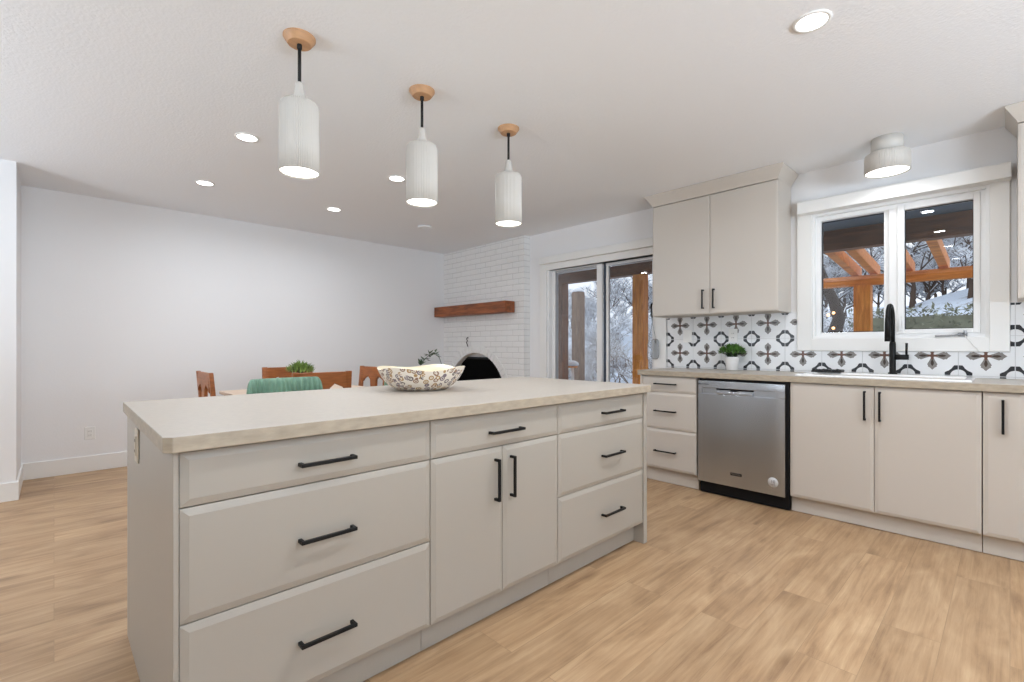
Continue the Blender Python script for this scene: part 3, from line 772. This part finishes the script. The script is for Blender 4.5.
# ------------------------------------------------------------------ pendants, flush light, recessed lights
def pendant(loc):
    t = thing('pendant_light', '', 'pendant light', loc)        # origin at the ceiling
    bm = B(); lathe(bm, [(0, 0), (.067, 0), (.067, -.006), (.050, -.030), (.047, -.032), (0, -.032)], 96, smooth=False); obj('ceiling_canopy', bm, M_canopyw, t)
    bm = B(); tube(bm, [(0,0,-.031), (0,0,-.050)], .0105, 12); tube(bm, [(0,0,-.045), (0,0,-.212)], .0072, 10); obj('cord', bm, M_cord, t)
    bm = B(); lathe(bm, [(.0, -.200), (.016, -.201), (.017, -.208), (.022, -.243), (.030, -.276), (.034, -.284)], 32); obj('neck', bm, M_shade, t)
    bm = B()
    lathe(bm, [(.030, -.280), (.058, -.284), (.074, -.291), (.081, -.303), (.083, -.322), (.083, -.45), (.084, -.597), (.080, -.597), (.079, -.45), (.079, -.322), (.03, -.288)], 240, ribs=(60, .0035, 2, 6))
    obj('shade', bm, M_shade, t)
    bm = B(); lathe(bm, [(.079, -.590), (.05, -.592), (0, -.592)], 40); obj('diffuser', bm, M_lens, t)
    return t
p0 = pendant((.780, 2.165, CZ))
p0['label'] = 'white ribbed pendant with wooden ceiling cap, nearest over the island and largest in view'; p0['group'] = 'pendant lights over the island'
dup(p0, (1.413, 2.165, CZ), 0, 'white ribbed pendant with wooden ceiling cap, the middle of the three over the island', 'pendant lights over the island')
dup(p0, (2.046, 2.165, CZ), 0, 'white ribbed pendant with wooden ceiling cap, farthest of the three, nearest the patio door', 'pendant lights over the island')
for x in (.780, 1.413, 2.046):
    area('pendant_lamp', (x, 2.165, CZ-.602), (0,0,0), .14, .14, P_PEND, WARM, 'DISK', 150)
fl = thing('flush_light', 'white ribbed flush ceiling light hanging above the kitchen window', 'ceiling light', (3.93, .556, CZ))
bm = B(); lathe(bm, [(0, 0), (.086, 0), (.086, -.095), (0, -.095)], 48); obj('ceiling_mount', bm, M_shade, fl)
bm = B(); lathe(bm, [(0, -.095), (.110, -.096), (.119, -.104), (.122, -.12), (.122, -.222), (.116, -.222), (.115, -.12), (0, -.11)], 240, ribs=(60, .003, 2, 4)); obj('shade', bm, M_shade, fl)
bm = B(); lathe(bm, [(.115, -.214), (.08, -.216), (0, -.216)], 40); obj('diffuser', bm, M_lens, fl)
area('flush_lamp', (3.93, .556, CZ-.225), (0,0,0), .2, .2, P_FLUSH, WARM, 'DISK', 160)

def recessed(loc):
    t = thing('recessed_light', '', 'ceiling light', loc)
    bm = B(); lathe(bm, [(.072, -.001), (.070, -.006), (.057, -.006), (.056, -.001)], 40); obj('trim_ring', bm, M_trim, t)
    bm = B(); lathe(bm, [(.0575, -.0045), (0, -.0045)], 32); obj('lens', bm, M_lensr, t)
    return t
r0 = recessed((.905, 3.43, CZ)); gr = 'recessed ceiling lights'
r0['label'] = 'lit recessed ceiling light above the dining end, just left of the nearest pendant'; r0['group'] = gr
rl = [(.905, 3.43)]
for x, y, lb in ((.905, 4.63, 'lit recessed ceiling light nearest the long plain wall, leftmost of all'),
                 (2.0, 3.43, 'lit recessed ceiling light seen right beside the middle pendant shade'),
                 (2.0, 4.63, 'lit recessed ceiling light, lowest in the picture of the four over the dining table'),
                 (2.286, .573, 'large lit recessed ceiling light between the camera and the sink run'),
                 (1.10, .573, 'lit recessed ceiling light over the floor in front of the island, out of view'),
                 (-.10, .573, 'lit recessed ceiling light beyond the near end of the island, out of view'),
                 (2.286, -.90, 'added recessed fill light behind the camera nearest the window wall'),  # from here down: unseen lights added as general fill
                 (1.10, -.90, 'added recessed fill light directly behind the camera'),
                 (-.10, -.90, 'added recessed fill light behind the camera, middle of that row'),
                 (-1.4, .573, 'added recessed fill light over the open floor beside the camera'),
                 (-1.4, -.90, 'added recessed fill light in the rear corner of the room'),
                 (-1.4, 3.43, 'added recessed fill light over the open floor beside the wall pier')):
    dup(r0, (x, y, CZ), 0, lb, gr); rl.append((x, y))
for x, y in rl:
    area('recessed_lamp', (x, y, CZ-.012), (0,0,0), .09, .09, P_RECESS*(1.15 if y > 3 else (2.9 if x > 2 and y > 0 else 1.0 if x > 2 else (1.1 if x > 1 and y > 0 else .15))), WARM, 'DISK', 170)
bm = B(); lathe(bm, [(0, -.001), (.075, -.001), (.078, -.012), (.068, -.020), (.05, -.020), (.048, -.016), (.0, -.016)], 40)
o = obj('ceiling_speaker', bm, M_ceil, loc=(3.03, 4.59, CZ)); tag(o, 'small unlit round white disc on the ceiling near the brick fireplace', 'detector')

# ------------------------------------------------------------------ fireplace
FX = 4.14; FYR = 4.105; AY, AZ, AR = 5.04, .437, .605
fp = thing('fireplace', 'white painted brick fireplace wall with an arched black firebox in the corner', 'fireplace', (FX, 5.0, 0))
def in_arch(y, z, r): return z < AZ and abs(y-AY) < r or (y-AY)**2+(z-AZ)**2 < r*r
ROW = .0705; BL = .2095; RW = AR+.105
bm = B(); y_hi = Y1-.002
j = 0; z = 0.0
rnd = random.Random(2)
while z < CZ-.002:
    z1 = min(z+ROW-.008, CZ-.002)
    off = (j % 2)*BL/2
    y = FYR-off
    while y < y_hi:
        a, b = max(y, FYR+.0), min(y+BL-.008, y_hi)
        if b-a > .02:
            # cut bricks against the arch ring by splitting into slivers
            n = max(1, int((b-a)/.02)); run = None; segs_ = []
            for i in range(n):
                u0, u1 = a+(b-a)*i/n, a+(b-a)*(i+1)/n
                ok = not in_arch((u0+u1)/2, (z+z1)/2, RW-.02)
                if ok: run = (run[0], u1) if run else (u0, u1)
                elif run: segs_.append(run); run = None
            if run: segs_.append(run)
            pr = rnd.uniform(-.003, .003)
            for u0, u1 in segs_: box(bm, FX+pr, FX+.04, u0-5.0, u1-5.0, z, z1, M=Matrix.Translation((-FX, 0, 0)))
        y += BL
    z += ROW; j += 1
obj('brick_face', bm, M_brick, fp, bevel=.004, seg=1)
# mortar backing with the arch opening
bm = B(); pts = []
N_ = 28
arc = [(AY+AR*math.cos(math.pi*k/N_), AZ+AR*math.sin(math.pi*k/N_)) for k in range(N_+1)]
def strip(a, b):
    vs4 = [(FX+.005-FX, a[0]-5, a[1]), (.005, b[0]-5, b[1]), (.005, b[0]-5, CZ-.002), (.005, a[0]-5, CZ-.002)]
    bm.faces.new([bm.verts.new(v) for v in vs4])
for a, b in zip(arc, arc[1:]): strip(a, b)
for y0, y1 in ((FYR+.002, AY-AR), (AY+AR, y_hi)):
    bm.faces.new([bm.verts.new(v) for v in ((.005, y0-5, .002), (.005, y1-5, .002), (.005, y1-5, CZ-.002), (.005, y0-5, CZ-.002))])
# right return and the arched reveal
bm.faces.new([bm.verts.new(v) for v in ((.005, FYR+.003-5, .002), (X1-FX-.001, FYR+.003-5, .002), (X1-FX-.001, FYR+.003-5, CZ-.002), (.005, FYR+.003-5, CZ-.002))])
obj('mortar_bed', bm, M_mortar, fp)
bm = B()
z = 0; j = 0
while z < CZ-.002:                               # bricks on the narrow right return
    z1 = min(z+ROW-.008, CZ-.002); box(bm, .0, X1-FX-.001, FYR-5-.001, FYR+.003-5, z, z1); z += ROW
obj('return_bricks', bm, M_brick, fp, bevel=.001, seg=1)
bm = B(); prev = None
reveal = [(AY-AR, .0)] + [(AY-AR*math.cos(math.pi*k/N_), AZ+AR*math.sin(math.pi*k/N_)) for k in range(N_+1)] + [(AY+AR, 0.0)]
for a, b in zip(reveal, reveal[1:]):
    f = bm.faces.new([bm.verts.new(v) for v in ((.005, a[0]-5, a[1]+.002), (.005, b[0]-5, b[1]+.002), (X1-FX-.004, b[0]-5, b[1]+.002), (X1-FX-.004, a[0]-5, a[1]+.002))])
obj('arch_reveal', bm, M_brick, fp)
bm = B()                                         # ring of upright bricks round the arch
nb = 30
for k in range(nb):
    a0 = math.pi*(k+.06)/nb; a1 = math.pi*(k+.94)/nb
    q = [(AY+r*math.cos(a)-5, AZ+r*math.sin(a)) for r, a in ((AR, a0), (AR, a1), (RW, a1), (RW, a0))]
    prism(bm, q, 'x', -.006, .03)
for k in range(6):
    for s in (-1, 1):
        y0 = AY+s*AR-5; y1 = AY+s*RW-5; box(bm, -.006, .03, y0, y1, .004+k*.0715, .004+k*.0715+.064)
obj('arch_ring', bm, M_brick, fp, bevel=.003, seg=1)
bm = B(); box(bm, .085, .100, AY-.52-5, AY+.52-5, .004, .965); ins = obj('firebox_insert', bm, M_soot, fp)
bm = B(); box(bm, .078, .084, AY-.535-5, AY+.535-5, .955, .985); obj('insert_trim', bm, M_black, fp)
hm = bpy.data.objects['wall_right']
mt = B(); prism(mt, [(0, 0), (.168, 0), (.168, .140), (0, .140)], 'y', 0, 1.50)
o = obj('mantel_shelf', mt, M_mantel, loc=(FX-.171, Y1-.006-1.50, 1.553), bevel=.006); tag(o, 'chunky reddish-brown timber mantel beam on the white brick chimney', 'mantel')
hk = B(); pts = [(-.008, .0, .10), (-.02, .012, .085), (-.02, -.01, .06), (-.02, .012, .035), (-.02, -.004, .01), (-.02, -.018, -.02)]
tube(hk, pts, .006, 8); tube(hk, [(-.001, 0, .10), (-.02, 0, .10)], .008, 8)
o = obj('wall_hook', hk, M_black, loc=(FX-.004, 5.19, 1.15)); tag(o, 'small black scroll hook on the white brick above the fireplace arch', 'hook')

# ------------------------------------------------------------------ dining set
def dining_chair():
    t = thing('dining_chair', '', 'chair')
    w, dp, sh, H = .46, .42, .45, .935
    for s in (-1, 1):
        bm = B(); box(bm, s*(w/2)-(.04 if s > 0 else 0), s*(w/2)+(.04 if s < 0 else 0), dp-.04, dp, 0, sh-.03); obj('leg', bm, M_chair, t, bevel=.004)
        bm = B(); x0 = s*(w/2)-(.045 if s > 0 else 0)
        prism(bm, [(-.03, 0), (.01, 0), (.028, sh), (.012, sh+.2), (-.015, H), (-.042, H), (-.02, sh+.2), (-.008, sh)], 'x', x0, x0+.045); obj('leg', bm, M_chair, t, bevel=.004)
    bm = B(); box(bm, -w/2, w/2, .01, dp+.012, sh-.012, sh+.012); box(bm, -w/2+.03, w/2-.03, .03, dp-.02, sh+.012, sh+.035)
    obj('seat', bm, M_chair, t, bevel=.008)
    bm = B()
    for s in (-1, 1): box(bm, s*(w/2-.02)-.01, s*(w/2-.02)+.01, .02, dp-.02, sh-.08, sh-.012)
    box(bm, -w/2+.03, w/2-.03, dp-.035, dp-.012, sh-.08, sh-.012); box(bm, -w/2+.03, w/2-.03, .0, .022, sh-.08, sh-.012); obj('apron', bm, M_chair, t, bevel=.003)
    bm = B()                                      # top rail with an arched lower edge either side of a central splat
    hw = w/2-.044
    low = [(-hw, H-.155), (-hw+.03, H-.125), (-.09, H-.095), (-.05, H-.13), (-.045, H-.2), (.045, H-.2), (.05, H-.13), (.09, H-.095), (hw-.03, H-.125), (hw, H-.155)]
    prism(bm, [(hw, H-.004), (-hw, H-.004)]+low, 'y', -.038, -.014)
    obj('top_rail', bm, M_chair, t, bevel=.003)
    bm = B()
    M_ = Matrix.Translation((0, -.012, 0))
    prism(bm, [(-.045, H-.198), (-.03, sh+.15), (-.045, sh+.09), (.045, sh+.09), (.03, sh+.15), (.045, H-.198)], 'y', -.034, -.016); obj('splat', bm, M_chair, t, bevel=.002)
    bm = B(); box(bm, -hw-.005, hw+.005, -.03, -.005, sh+.05, sh+.09); obj('lower_rail', bm, M_chair, t, bevel=.003)
    return t
c0 = dining_chair(); gc = 'wooden dining chairs round the table'
c0['label'] = 'brown wooden dining chair with its back to the kitchen, right of the green stool'; c0['group'] = gc
c0.location = (1.50, 3.70, 0); c0.rotation_euler = (0, 0, .02)
dup(c0, (1.64, 4.83, 0), math.pi-.02, 'brown wooden dining chair on the far side of the table, against the long wall', gc)
dup(c0, (.865, 4.30, 0), -math.pi/2, 'brown wooden dining chair seen edge-on at the near end of the table, leftmost', gc)
dup(c0, (2.25, 4.34, 0), math.pi/2+.1, 'brown wooden dining chair at the fireplace end of the table, partly behind the bowl', gc)
tb = thing('dining_table', 'pale wooden dining table glimpsed between the chairs behind the island', 'table', (1.58, 4.27, 0))
bm = B(); box(bm, -.56, .56, -.42, .42, .722, .750); obj('table_top', bm, M_table, tb, bevel=.006)
bm = B(); ring_ = [(-.53, .53, -.36, -.34), (-.53, .53, .34, .36), (-.53, -.51, -.34, .34), (.51, .53, -.34, .34)]
for a in ring_: box(bm, *a, .64, .722)
obj('apron', bm, M_chair, tb)
for sx in (-1, 1):
    for sy in (-1, 1):
        bm = B(); prism(bm, [(sx*.535, sy*.365), (sx*.475, sy*.365), (sx*.475, sy*.305), (sx*.535, sy*.305)], 'z', 0, .722); obj('leg', bm, M_chair, tb, bevel=.004)
bushy('table_plant', 'small spiky green plant in a dark pot in the middle of the dining table', (1.585, 4.38, .751), .055, .12, .11, .115, M_potd, mat('leaf_bright', lin(112, 140, 66), .5, var=(25, .4, (1,1,1))), 320, True, seed=9)

# green counter stools on the far side of the island, facing it
def stool():
    t = thing('counter_stool', '', 'bar stool')
    sh = .66
    for sx in (-1, 1):
        for sy in (-1, 1):
            bm = B(); tube(bm, [(sx*.21, sy*.19, 0), (sx*.17, sy*.15, sh-.06)], [.012, .017], 10); obj('leg', bm, M_darkleg, t)
    bm = B(); q = [(-.195, -.178, .22), (.195, -.178, .22), (.195, .178, .22), (-.195, .178, .22), (-.195, -.178, .22)]
    for a, b in zip(q, q[1:]): tube(bm, [a, b], .009, 8)
    obj('footrest', bm, M_darkleg, t)
    bm = B(); pts = []
    for k in range(40):
        a = 2*math.pi*k/40; e = .55
        pts.append((.225*math.copysign(abs(math.cos(a))**e, math.cos(a)), .20*math.copysign(abs(math.sin(a))**e, math.sin(a))))
    prism(bm, pts, 'z', sh-.06, sh+.02); obj('seat', bm, M_green, t, bevel=.02, seg=4)
    # wrap-round back: rounded pad swept along a shallow curve, gathered into soft vertical pleats
    bm = B(); n = 120; m_ = 18; rows = []
    for i in range(n+1):
        u = -1+2*i/n; x = .216*u; yb = .205-.055*abs(u)**2.6
        edge = max(0, (abs(u)-.86)/.14); hh = .125*(1-.55*edge**2.5); th = .034*(1-.75*edge**2)
        pl = .008*math.cos(u*46+1.2*math.sin(u*9))*(1-edge)
        rr = []
        for k in range(m_):
            a = 2*math.pi*k/m_; ce, se = math.cos(a), math.sin(a)
            zz = math.copysign(abs(se)**.6, se)*hh; yy = math.copysign(abs(ce)**.8, ce)*(th+pl)
            rr.append(bm.verts.new((x, yb+yy, .822-.02*edge+zz)))
        rows.append(rr)
    for a, b in zip(rows, rows[1:]):
        for k in range(m_):
            f = bm.faces.new((a[k], a[(k+1)%m_], b[(k+1)%m_], b[k])); f.smooth = True
    bm.faces.new(rows[0]); bm.faces.new(rows[-1])
    obj('backrest', bm, M_green, t)
    bm = B()
    for s in (-1, 1): tube(bm, [(s*.16, .16, sh-.04), (s*.17, .20, sh+.08)], .014, 8)
    obj('back_support', bm, M_darkleg, t)
    return t
s0 = stool(); s0['label'] = 'green velvet stool with a pleated rounded back behind the near half of the island'; s0['group'] = 'green stools behind the island'
s0.location = (.985, 2.76, 0); s0.rotation_euler = (0, 0, .05)
dup(s0, (1.83, 2.78, 0), -.05, 'green velvet stool mostly hidden behind the patterned bowl', 'green stools behind the island')

# ------------------------------------------------------------------ outdoors
M_snow = mat('snow', lin(228, 232, 238), .8, bump=(3, .5, (1,1,1)))
M_twig = mat('bare_twigs', lin(84, 68, 58), .9)
M_brush = mat('dry_brush', lin(120, 98, 74), .9)
M_needle = mat('evergreen', lin(140, 144, 126), .9, var=(3, .3, (1,1,1)))
def smooth(t): t = max(0, min(1, t)); return t*t*(3-2*t)
def gz(x, y):
    z = -.25 + 2.45*smooth((x-9.5)/15) + 2.5*smooth((x-26)/30)
    z += 1.1*smooth((x-12)/7)*smooth((5-y)/5)
    z += .25*noise.noise(Vector((x*.16, y*.16, 0)))*smooth((x-7)/3)
    return z
def grid(name, x0, x1, y0, y1, nx, ny, zf, m, thick=.0):
    bm = B(); V = [[bm.verts.new((x0+(x1-x0)*i/nx, y0+(y1-y0)*j/ny, zf(x0+(x1-x0)*i/nx, y0+(y1-y0)*j/ny))) for j in range(ny+1)] for i in range(nx+1)]
    for i in range(nx):
        for j in range(ny):
            f = bm.faces.new((V[i][j], V[i+1][j], V[i+1][j+1], V[i][j+1])); f.smooth = True
    return obj(name, bm, m)
def snowground():
    m = bpy.data.materials.new('snowy_hillside'); m.use_nodes = True; nt = m.node_tree; b = nt.nodes['Principled BSDF']
    t = nt.nodes.new('ShaderNodeTexCoord'); n = nt.nodes.new('ShaderNodeTexNoise'); n.inputs['Scale'].default_value = 1.6; n.inputs['Detail'].default_value = 9; n.inputs['Roughness'].default_value = .75
    r = nt.nodes.new('ShaderNodeValToRGB'); e = r.color_ramp.elements; e[0].position = .36; e[0].color = lin(128, 116, 106); e[1].position = .46; e[1].color = lin(214, 224, 238)
    nt.links.new(t.outputs['Object'], n.inputs['Vector']); nt.links.new(n.outputs['Fac'], r.inputs['Fac']); nt.links.new(r.outputs['Color'], b.inputs['Base Color'])
    b.inputs['Roughness'].default_value = .85
    return m
gd = struct(grid('ground', XO+.0, 70, -40, 75, 80, 110, gz, snowground()))

pc = thing('patio_cover', 'timber patio cover with slate-blue soffit on square posts outside the windows', 'patio cover', (5.2, 2.5, 0))
def pc_(bm, name, m, bevel=.004):
    bmesh.ops.translate(bm, verts=bm.verts[:], vec=(-5.2, -2.5, 0)); return obj(name, bm, m, pc, bevel=bevel)
bm = B(); box(bm, XO+.005, 6.15, -3.2, 9.5, 2.36, 2.42); pc_(bm, 'soffit', M_soffit, 0)
bm = B(); box(bm, 5.95, 6.09, -3.2, 9.5, 2.15, 2.36); pc_(bm, 'beam', M_beamd)
for y in (3.56,): 
    bm = B(); box(bm, 5.94, 6.10, y, y+.16, gz(6, y), 2.15); pc_(bm, 'post', M_postw)
bm = B(); box(bm, 5.94, 6.10, 5.02, 5.17, gz(6, 5), 2.15); pc_(bm, 'post', M_postd)
bm = B(); box(bm, 5.94, 6.10, 9.0, 9.15, gz(6, 9), 2.15); pc_(bm, 'post', M_postd)
bm = B(); box(bm, 5.94, 6.10, -3.1, -2.95, gz(6, -3), 2.15); pc_(bm, 'post', M_postw)
pg = thing('pergola', 'orange cedar pergola frame with sloping rafters beyond the patio cover', 'pergola', (7.5, 1.0, 0))
def pg_(bm, name, m, bevel=.004):
    bmesh.ops.translate(bm, verts=bm.verts[:], vec=(-7.5, -1.0, 0)); return obj(name, bm, m, pg, bevel=bevel)
bm = B(); box(bm, 7.95, 8.08, -3.0, 3.4, 1.965, 2.10); pg_(bm, 'beam', M_beamw)
bm = B(); box(bm, 7.93, 8.09, 1.30, 1.49, gz(8, 1.4), 1.965); pg_(bm, 'post', M_postw)
bm = B(); box(bm, 7.93, 8.09, -2.9, -2.72, gz(8, -2.8), 1.965); pg_(bm, 'post', M_postw)
bm = B(); box(bm, 7.93, 8.09, 3.2, 3.38, gz(8, 3.3), 1.965); pg_(bm, 'post', M_postw)
for y in (-2.6, -1.9, -1.2, -.5, 0.0, .53, .87, 1.24, 1.45, 2.0, 2.7, 3.25):
    bm = B(); prism(bm, [(6.09, 2.30), (6.09, 2.44), (8.25, 2.24), (8.25, 2.10)], 'y', y, y+.09); pg_(bm, 'rafter', M_beamw)
bm = B(); prism(bm, [(6.155, 2.436), (6.155, 2.47), (6.9, 2.40), (6.9, 2.366)], 'y', -3.0, 3.4); pg_(bm, 'roof_sheet', mat('snow_sheet', lin(200, 206, 214), .8), 0)
gp = B(); box(gp, -.10, .10, -.10, .10, 0, 2.53); o = obj('wooden_post', gp, M_postg, loc=(8.0, 6.32, -.25), bevel=.01); tag(o, 'weathered grey-brown post with snow on top beyond the patio door', 'post')
sn = B(); lathe(sn, [(0, .09), (.06, .08), (.12, .04), (.125, .0), (0, .0)], 20); obj('snow_cap', sn, M_snow, o, loc=(0,0,2.53))
ft = thing('bird_table', 'small snow-topped stand with thin white legs outside the patio door', 'stand', (6.35, 5.19, gz(6.35, 5.19)))
bm = B(); lathe(bm, [(0, 0), (.12, 0), (.13, .03), (.0, .035)], 24); obj('tray', bm, M_postw, ft, loc=(0,0,1.02))
bm = B(); lathe(bm, [(0, .09), (.09, .08), (.145, .045), (.15, .01), (.13, 0), (0, .0)], 24); obj('snow_cap', bm, M_snow, ft, loc=(0,0,1.055))
for k in range(3):
    a = k*2.1; bm = B(); tube(bm, [(.12*math.cos(a), .12*math.sin(a), 0), (.08*math.cos(a), .08*math.sin(a), 1.02)], .014, 8); obj('leg', bm, M_vinyl, ft)

def tree(name, label, x, y, h, seed, dens=1.0, spread=.5, cat='tree', sz=.6, trunk=True, twm=None, group=None, maxlev=3):
    rnd = random.Random(seed); base = Vector((x, y, gz(x, y)-.05))
    t = thing(name, label, cat, base, 0, group)
    tw, sn = B(), B()
    def br(p, d, L, r, lev):
        n = 3; pts = [p]; dd = d.copy()
        for i in range(n):
            dd = (dd+Vector((rnd.uniform(-.25,.25), rnd.uniform(-.25,.25), rnd.uniform(-.1,.16)))).normalized(); pts.append(pts[-1]+dd*L/n)
        tube(tw, pts, [r, r*.85, r*.7, r*.5], (3 if lev > 2 else 4) if lev else 7, caps=False)
        if lev >= 1 and abs(dd.z) < .85:
            off = Vector((0,0,r*.9+.006))
            tube(sn, [q+off for q in pts], [r*.6+.008*sz, r*.7+.022*sz, r*.7+.022*sz, .004], 4, caps=False)
        if lev < maxlev:
            for k in range(int((5 if lev == 0 else 4)*dens+rnd.random())):
                f = rnd.uniform(.25 if lev else .3, 1.0); i = min(n-1, int(f*n)); q = pts[i].lerp(pts[i+1], f*n-i)
                a = rnd.uniform(0, 2*math.pi); nd = (dd*.55+Vector((math.cos(a), math.sin(a), rnd.uniform(-.1,.6)))*spread*1.3).normalized()
                br(q, nd, L*rnd.uniform(.5,.72), r*.55, lev+1)
    if trunk: br(Vector((0,0,0)), Vector((rnd.uniform(-.15,.15), rnd.uniform(-.15,.15), 1)).normalized(), h*.62, h*.022, 0)
    else:
        for k in range(int(7*dens)):
            a = rnd.uniform(0, 2*math.pi); br(Vector((rnd.uniform(-.3,.3), rnd.uniform(-.3,.3), 0)), Vector((math.cos(a)*.7, math.sin(a)*.7, 1)).normalized(), h*.55, .012, 1)
    obj('branches', tw, twm or M_twig, t)
    if sn.faces: obj('snow_cover', sn, M_snow, t)
    else: sn.free()
    return t
gt = 'snowy trees on the hillside outside'
rr = random.Random(11)
def scatter(protos, places, label, group):
    for i, (x, y, sc) in enumerate(places):
        if i < len(protos): t = protos[i]; t.location = (x, y, gz(x, y)-.05)
        else: t = dup(protos[i % len(protos)], (x, y, gz(x, y)-.05), 0, label, group)
        t.rotation_euler = (0, 0, rr.uniform(0, 6.28)); t.scale = (sc, sc, sc*rr.uniform(.85, 1.1))
places = []
for i in range(80):
    x = rr.uniform(19, 36); ang = rr.uniform(-14, 47); places.append((x, x*math.tan(math.radians(ang)), rr.uniform(.6, 1.05)))
lb = 'bare snow-dusted tree on the white hillside beyond the windows'
protos = [tree('bare_tree', lb, 0, 0, 3.6, k, 1.25, .62, group=gt, sz=.5, maxlev=4) for k in range(4)]
scatter(protos, places, lb, gt)
gb = 'dry bushes in the snow outside'; lb = 'low dry brown bush poking through snow beyond the patio door'
places = []
for i in range(22):
    x = rr.uniform(11, 16); places.append((x, x*math.tan(math.radians(rr.uniform(26, 45))), rr.uniform(.8, 1.15)))
protos = [tree('dry_bush', lb, 0, 0, 1.45, 100+k, 1.3, .6, 'bush', sz=.15, trunk=False, twm=M_brush, group=gb, maxlev=3) for k in range(3)]
scatter(protos, places, lb, gb)
gw = 'snowy bushes on the slope outside'; lb = 'snow-covered bush on the slope outside the windows'
places = []
for i in range(20):
    x = rr.uniform(16.5, 22); places.append((x, x*math.tan(math.radians(rr.uniform(20, 46))), rr.uniform(.9, 1.35)))
for i in range(26):
    x = rr.uniform(10.5, 17); places.append((x, x*math.tan(math.radians(rr.uniform(6.5, 22))), rr.uniform(.8, 1.25)))
protos = [tree('snowy_bush', lb, 0, 0, 1.7, 200+k, 1.3, .6, 'bush', sz=.35, trunk=False, group=gw, maxlev=3) for k in range(3)]
scatter(protos, places, lb, gw)
# leaning dark trunk with a few warm string lights, close outside the kitchen window
tk = thing('leaning_tree', 'dark leaning trunk wrapped in warm string lights beyond the kitchen window', 'tree', (9.0, 1.95, 0))
zt_ = gz(9, 2.25)
bm = B(); tube(bm, [(0, .02, -.5), (.0, .03, 1.1), (0, -.01, 1.35), (0, -.07, 1.58), (0, .0, 1.85), (0, .11, 2.1), (0, .24, 2.5), (0, .32, 3.2)], [.13, .11, .10, .09, .08, .08, .07, .04], 10); obj('trunk', bm, mat('dark_bark', lin(58, 48, 40), .9, bump=(12, .8, (1,1,.3))), tk)
for p in ((-.11, -.02, 1.66), (-.11, .05, 1.63), (-.12, -.02, 1.42)):
    bm = B(); bmesh.ops.create_icosphere(bm, subdivisions=2, radius=.022); obj('bulb', bm, emis('string_bulb', (1, .5, .12, 1), 5), tk, loc=p)
# evergreen hedge and snow bank right of the view
hb = B()
rnd = random.Random(4)
for i in range(6000):
    p = Vector((rnd.uniform(-.5, .5), rnd.uniform(-3.0, 2.2), rnd.uniform(.9, 2.1)))
    leaf(hb, p, Vector((rnd.uniform(-1,1), rnd.uniform(-1,1), rnd.uniform(-.2,1))), .10, .04)
box(hb, -.3, .3, -2.9, 2.1, 0, 1.95)
o = obj('hedge', hb, M_needle, loc=(10.6, -.2, gz(10.6, -.2))); tag(o, 'low grey-green hedge below the snow bank outside the kitchen window', 'hedge')
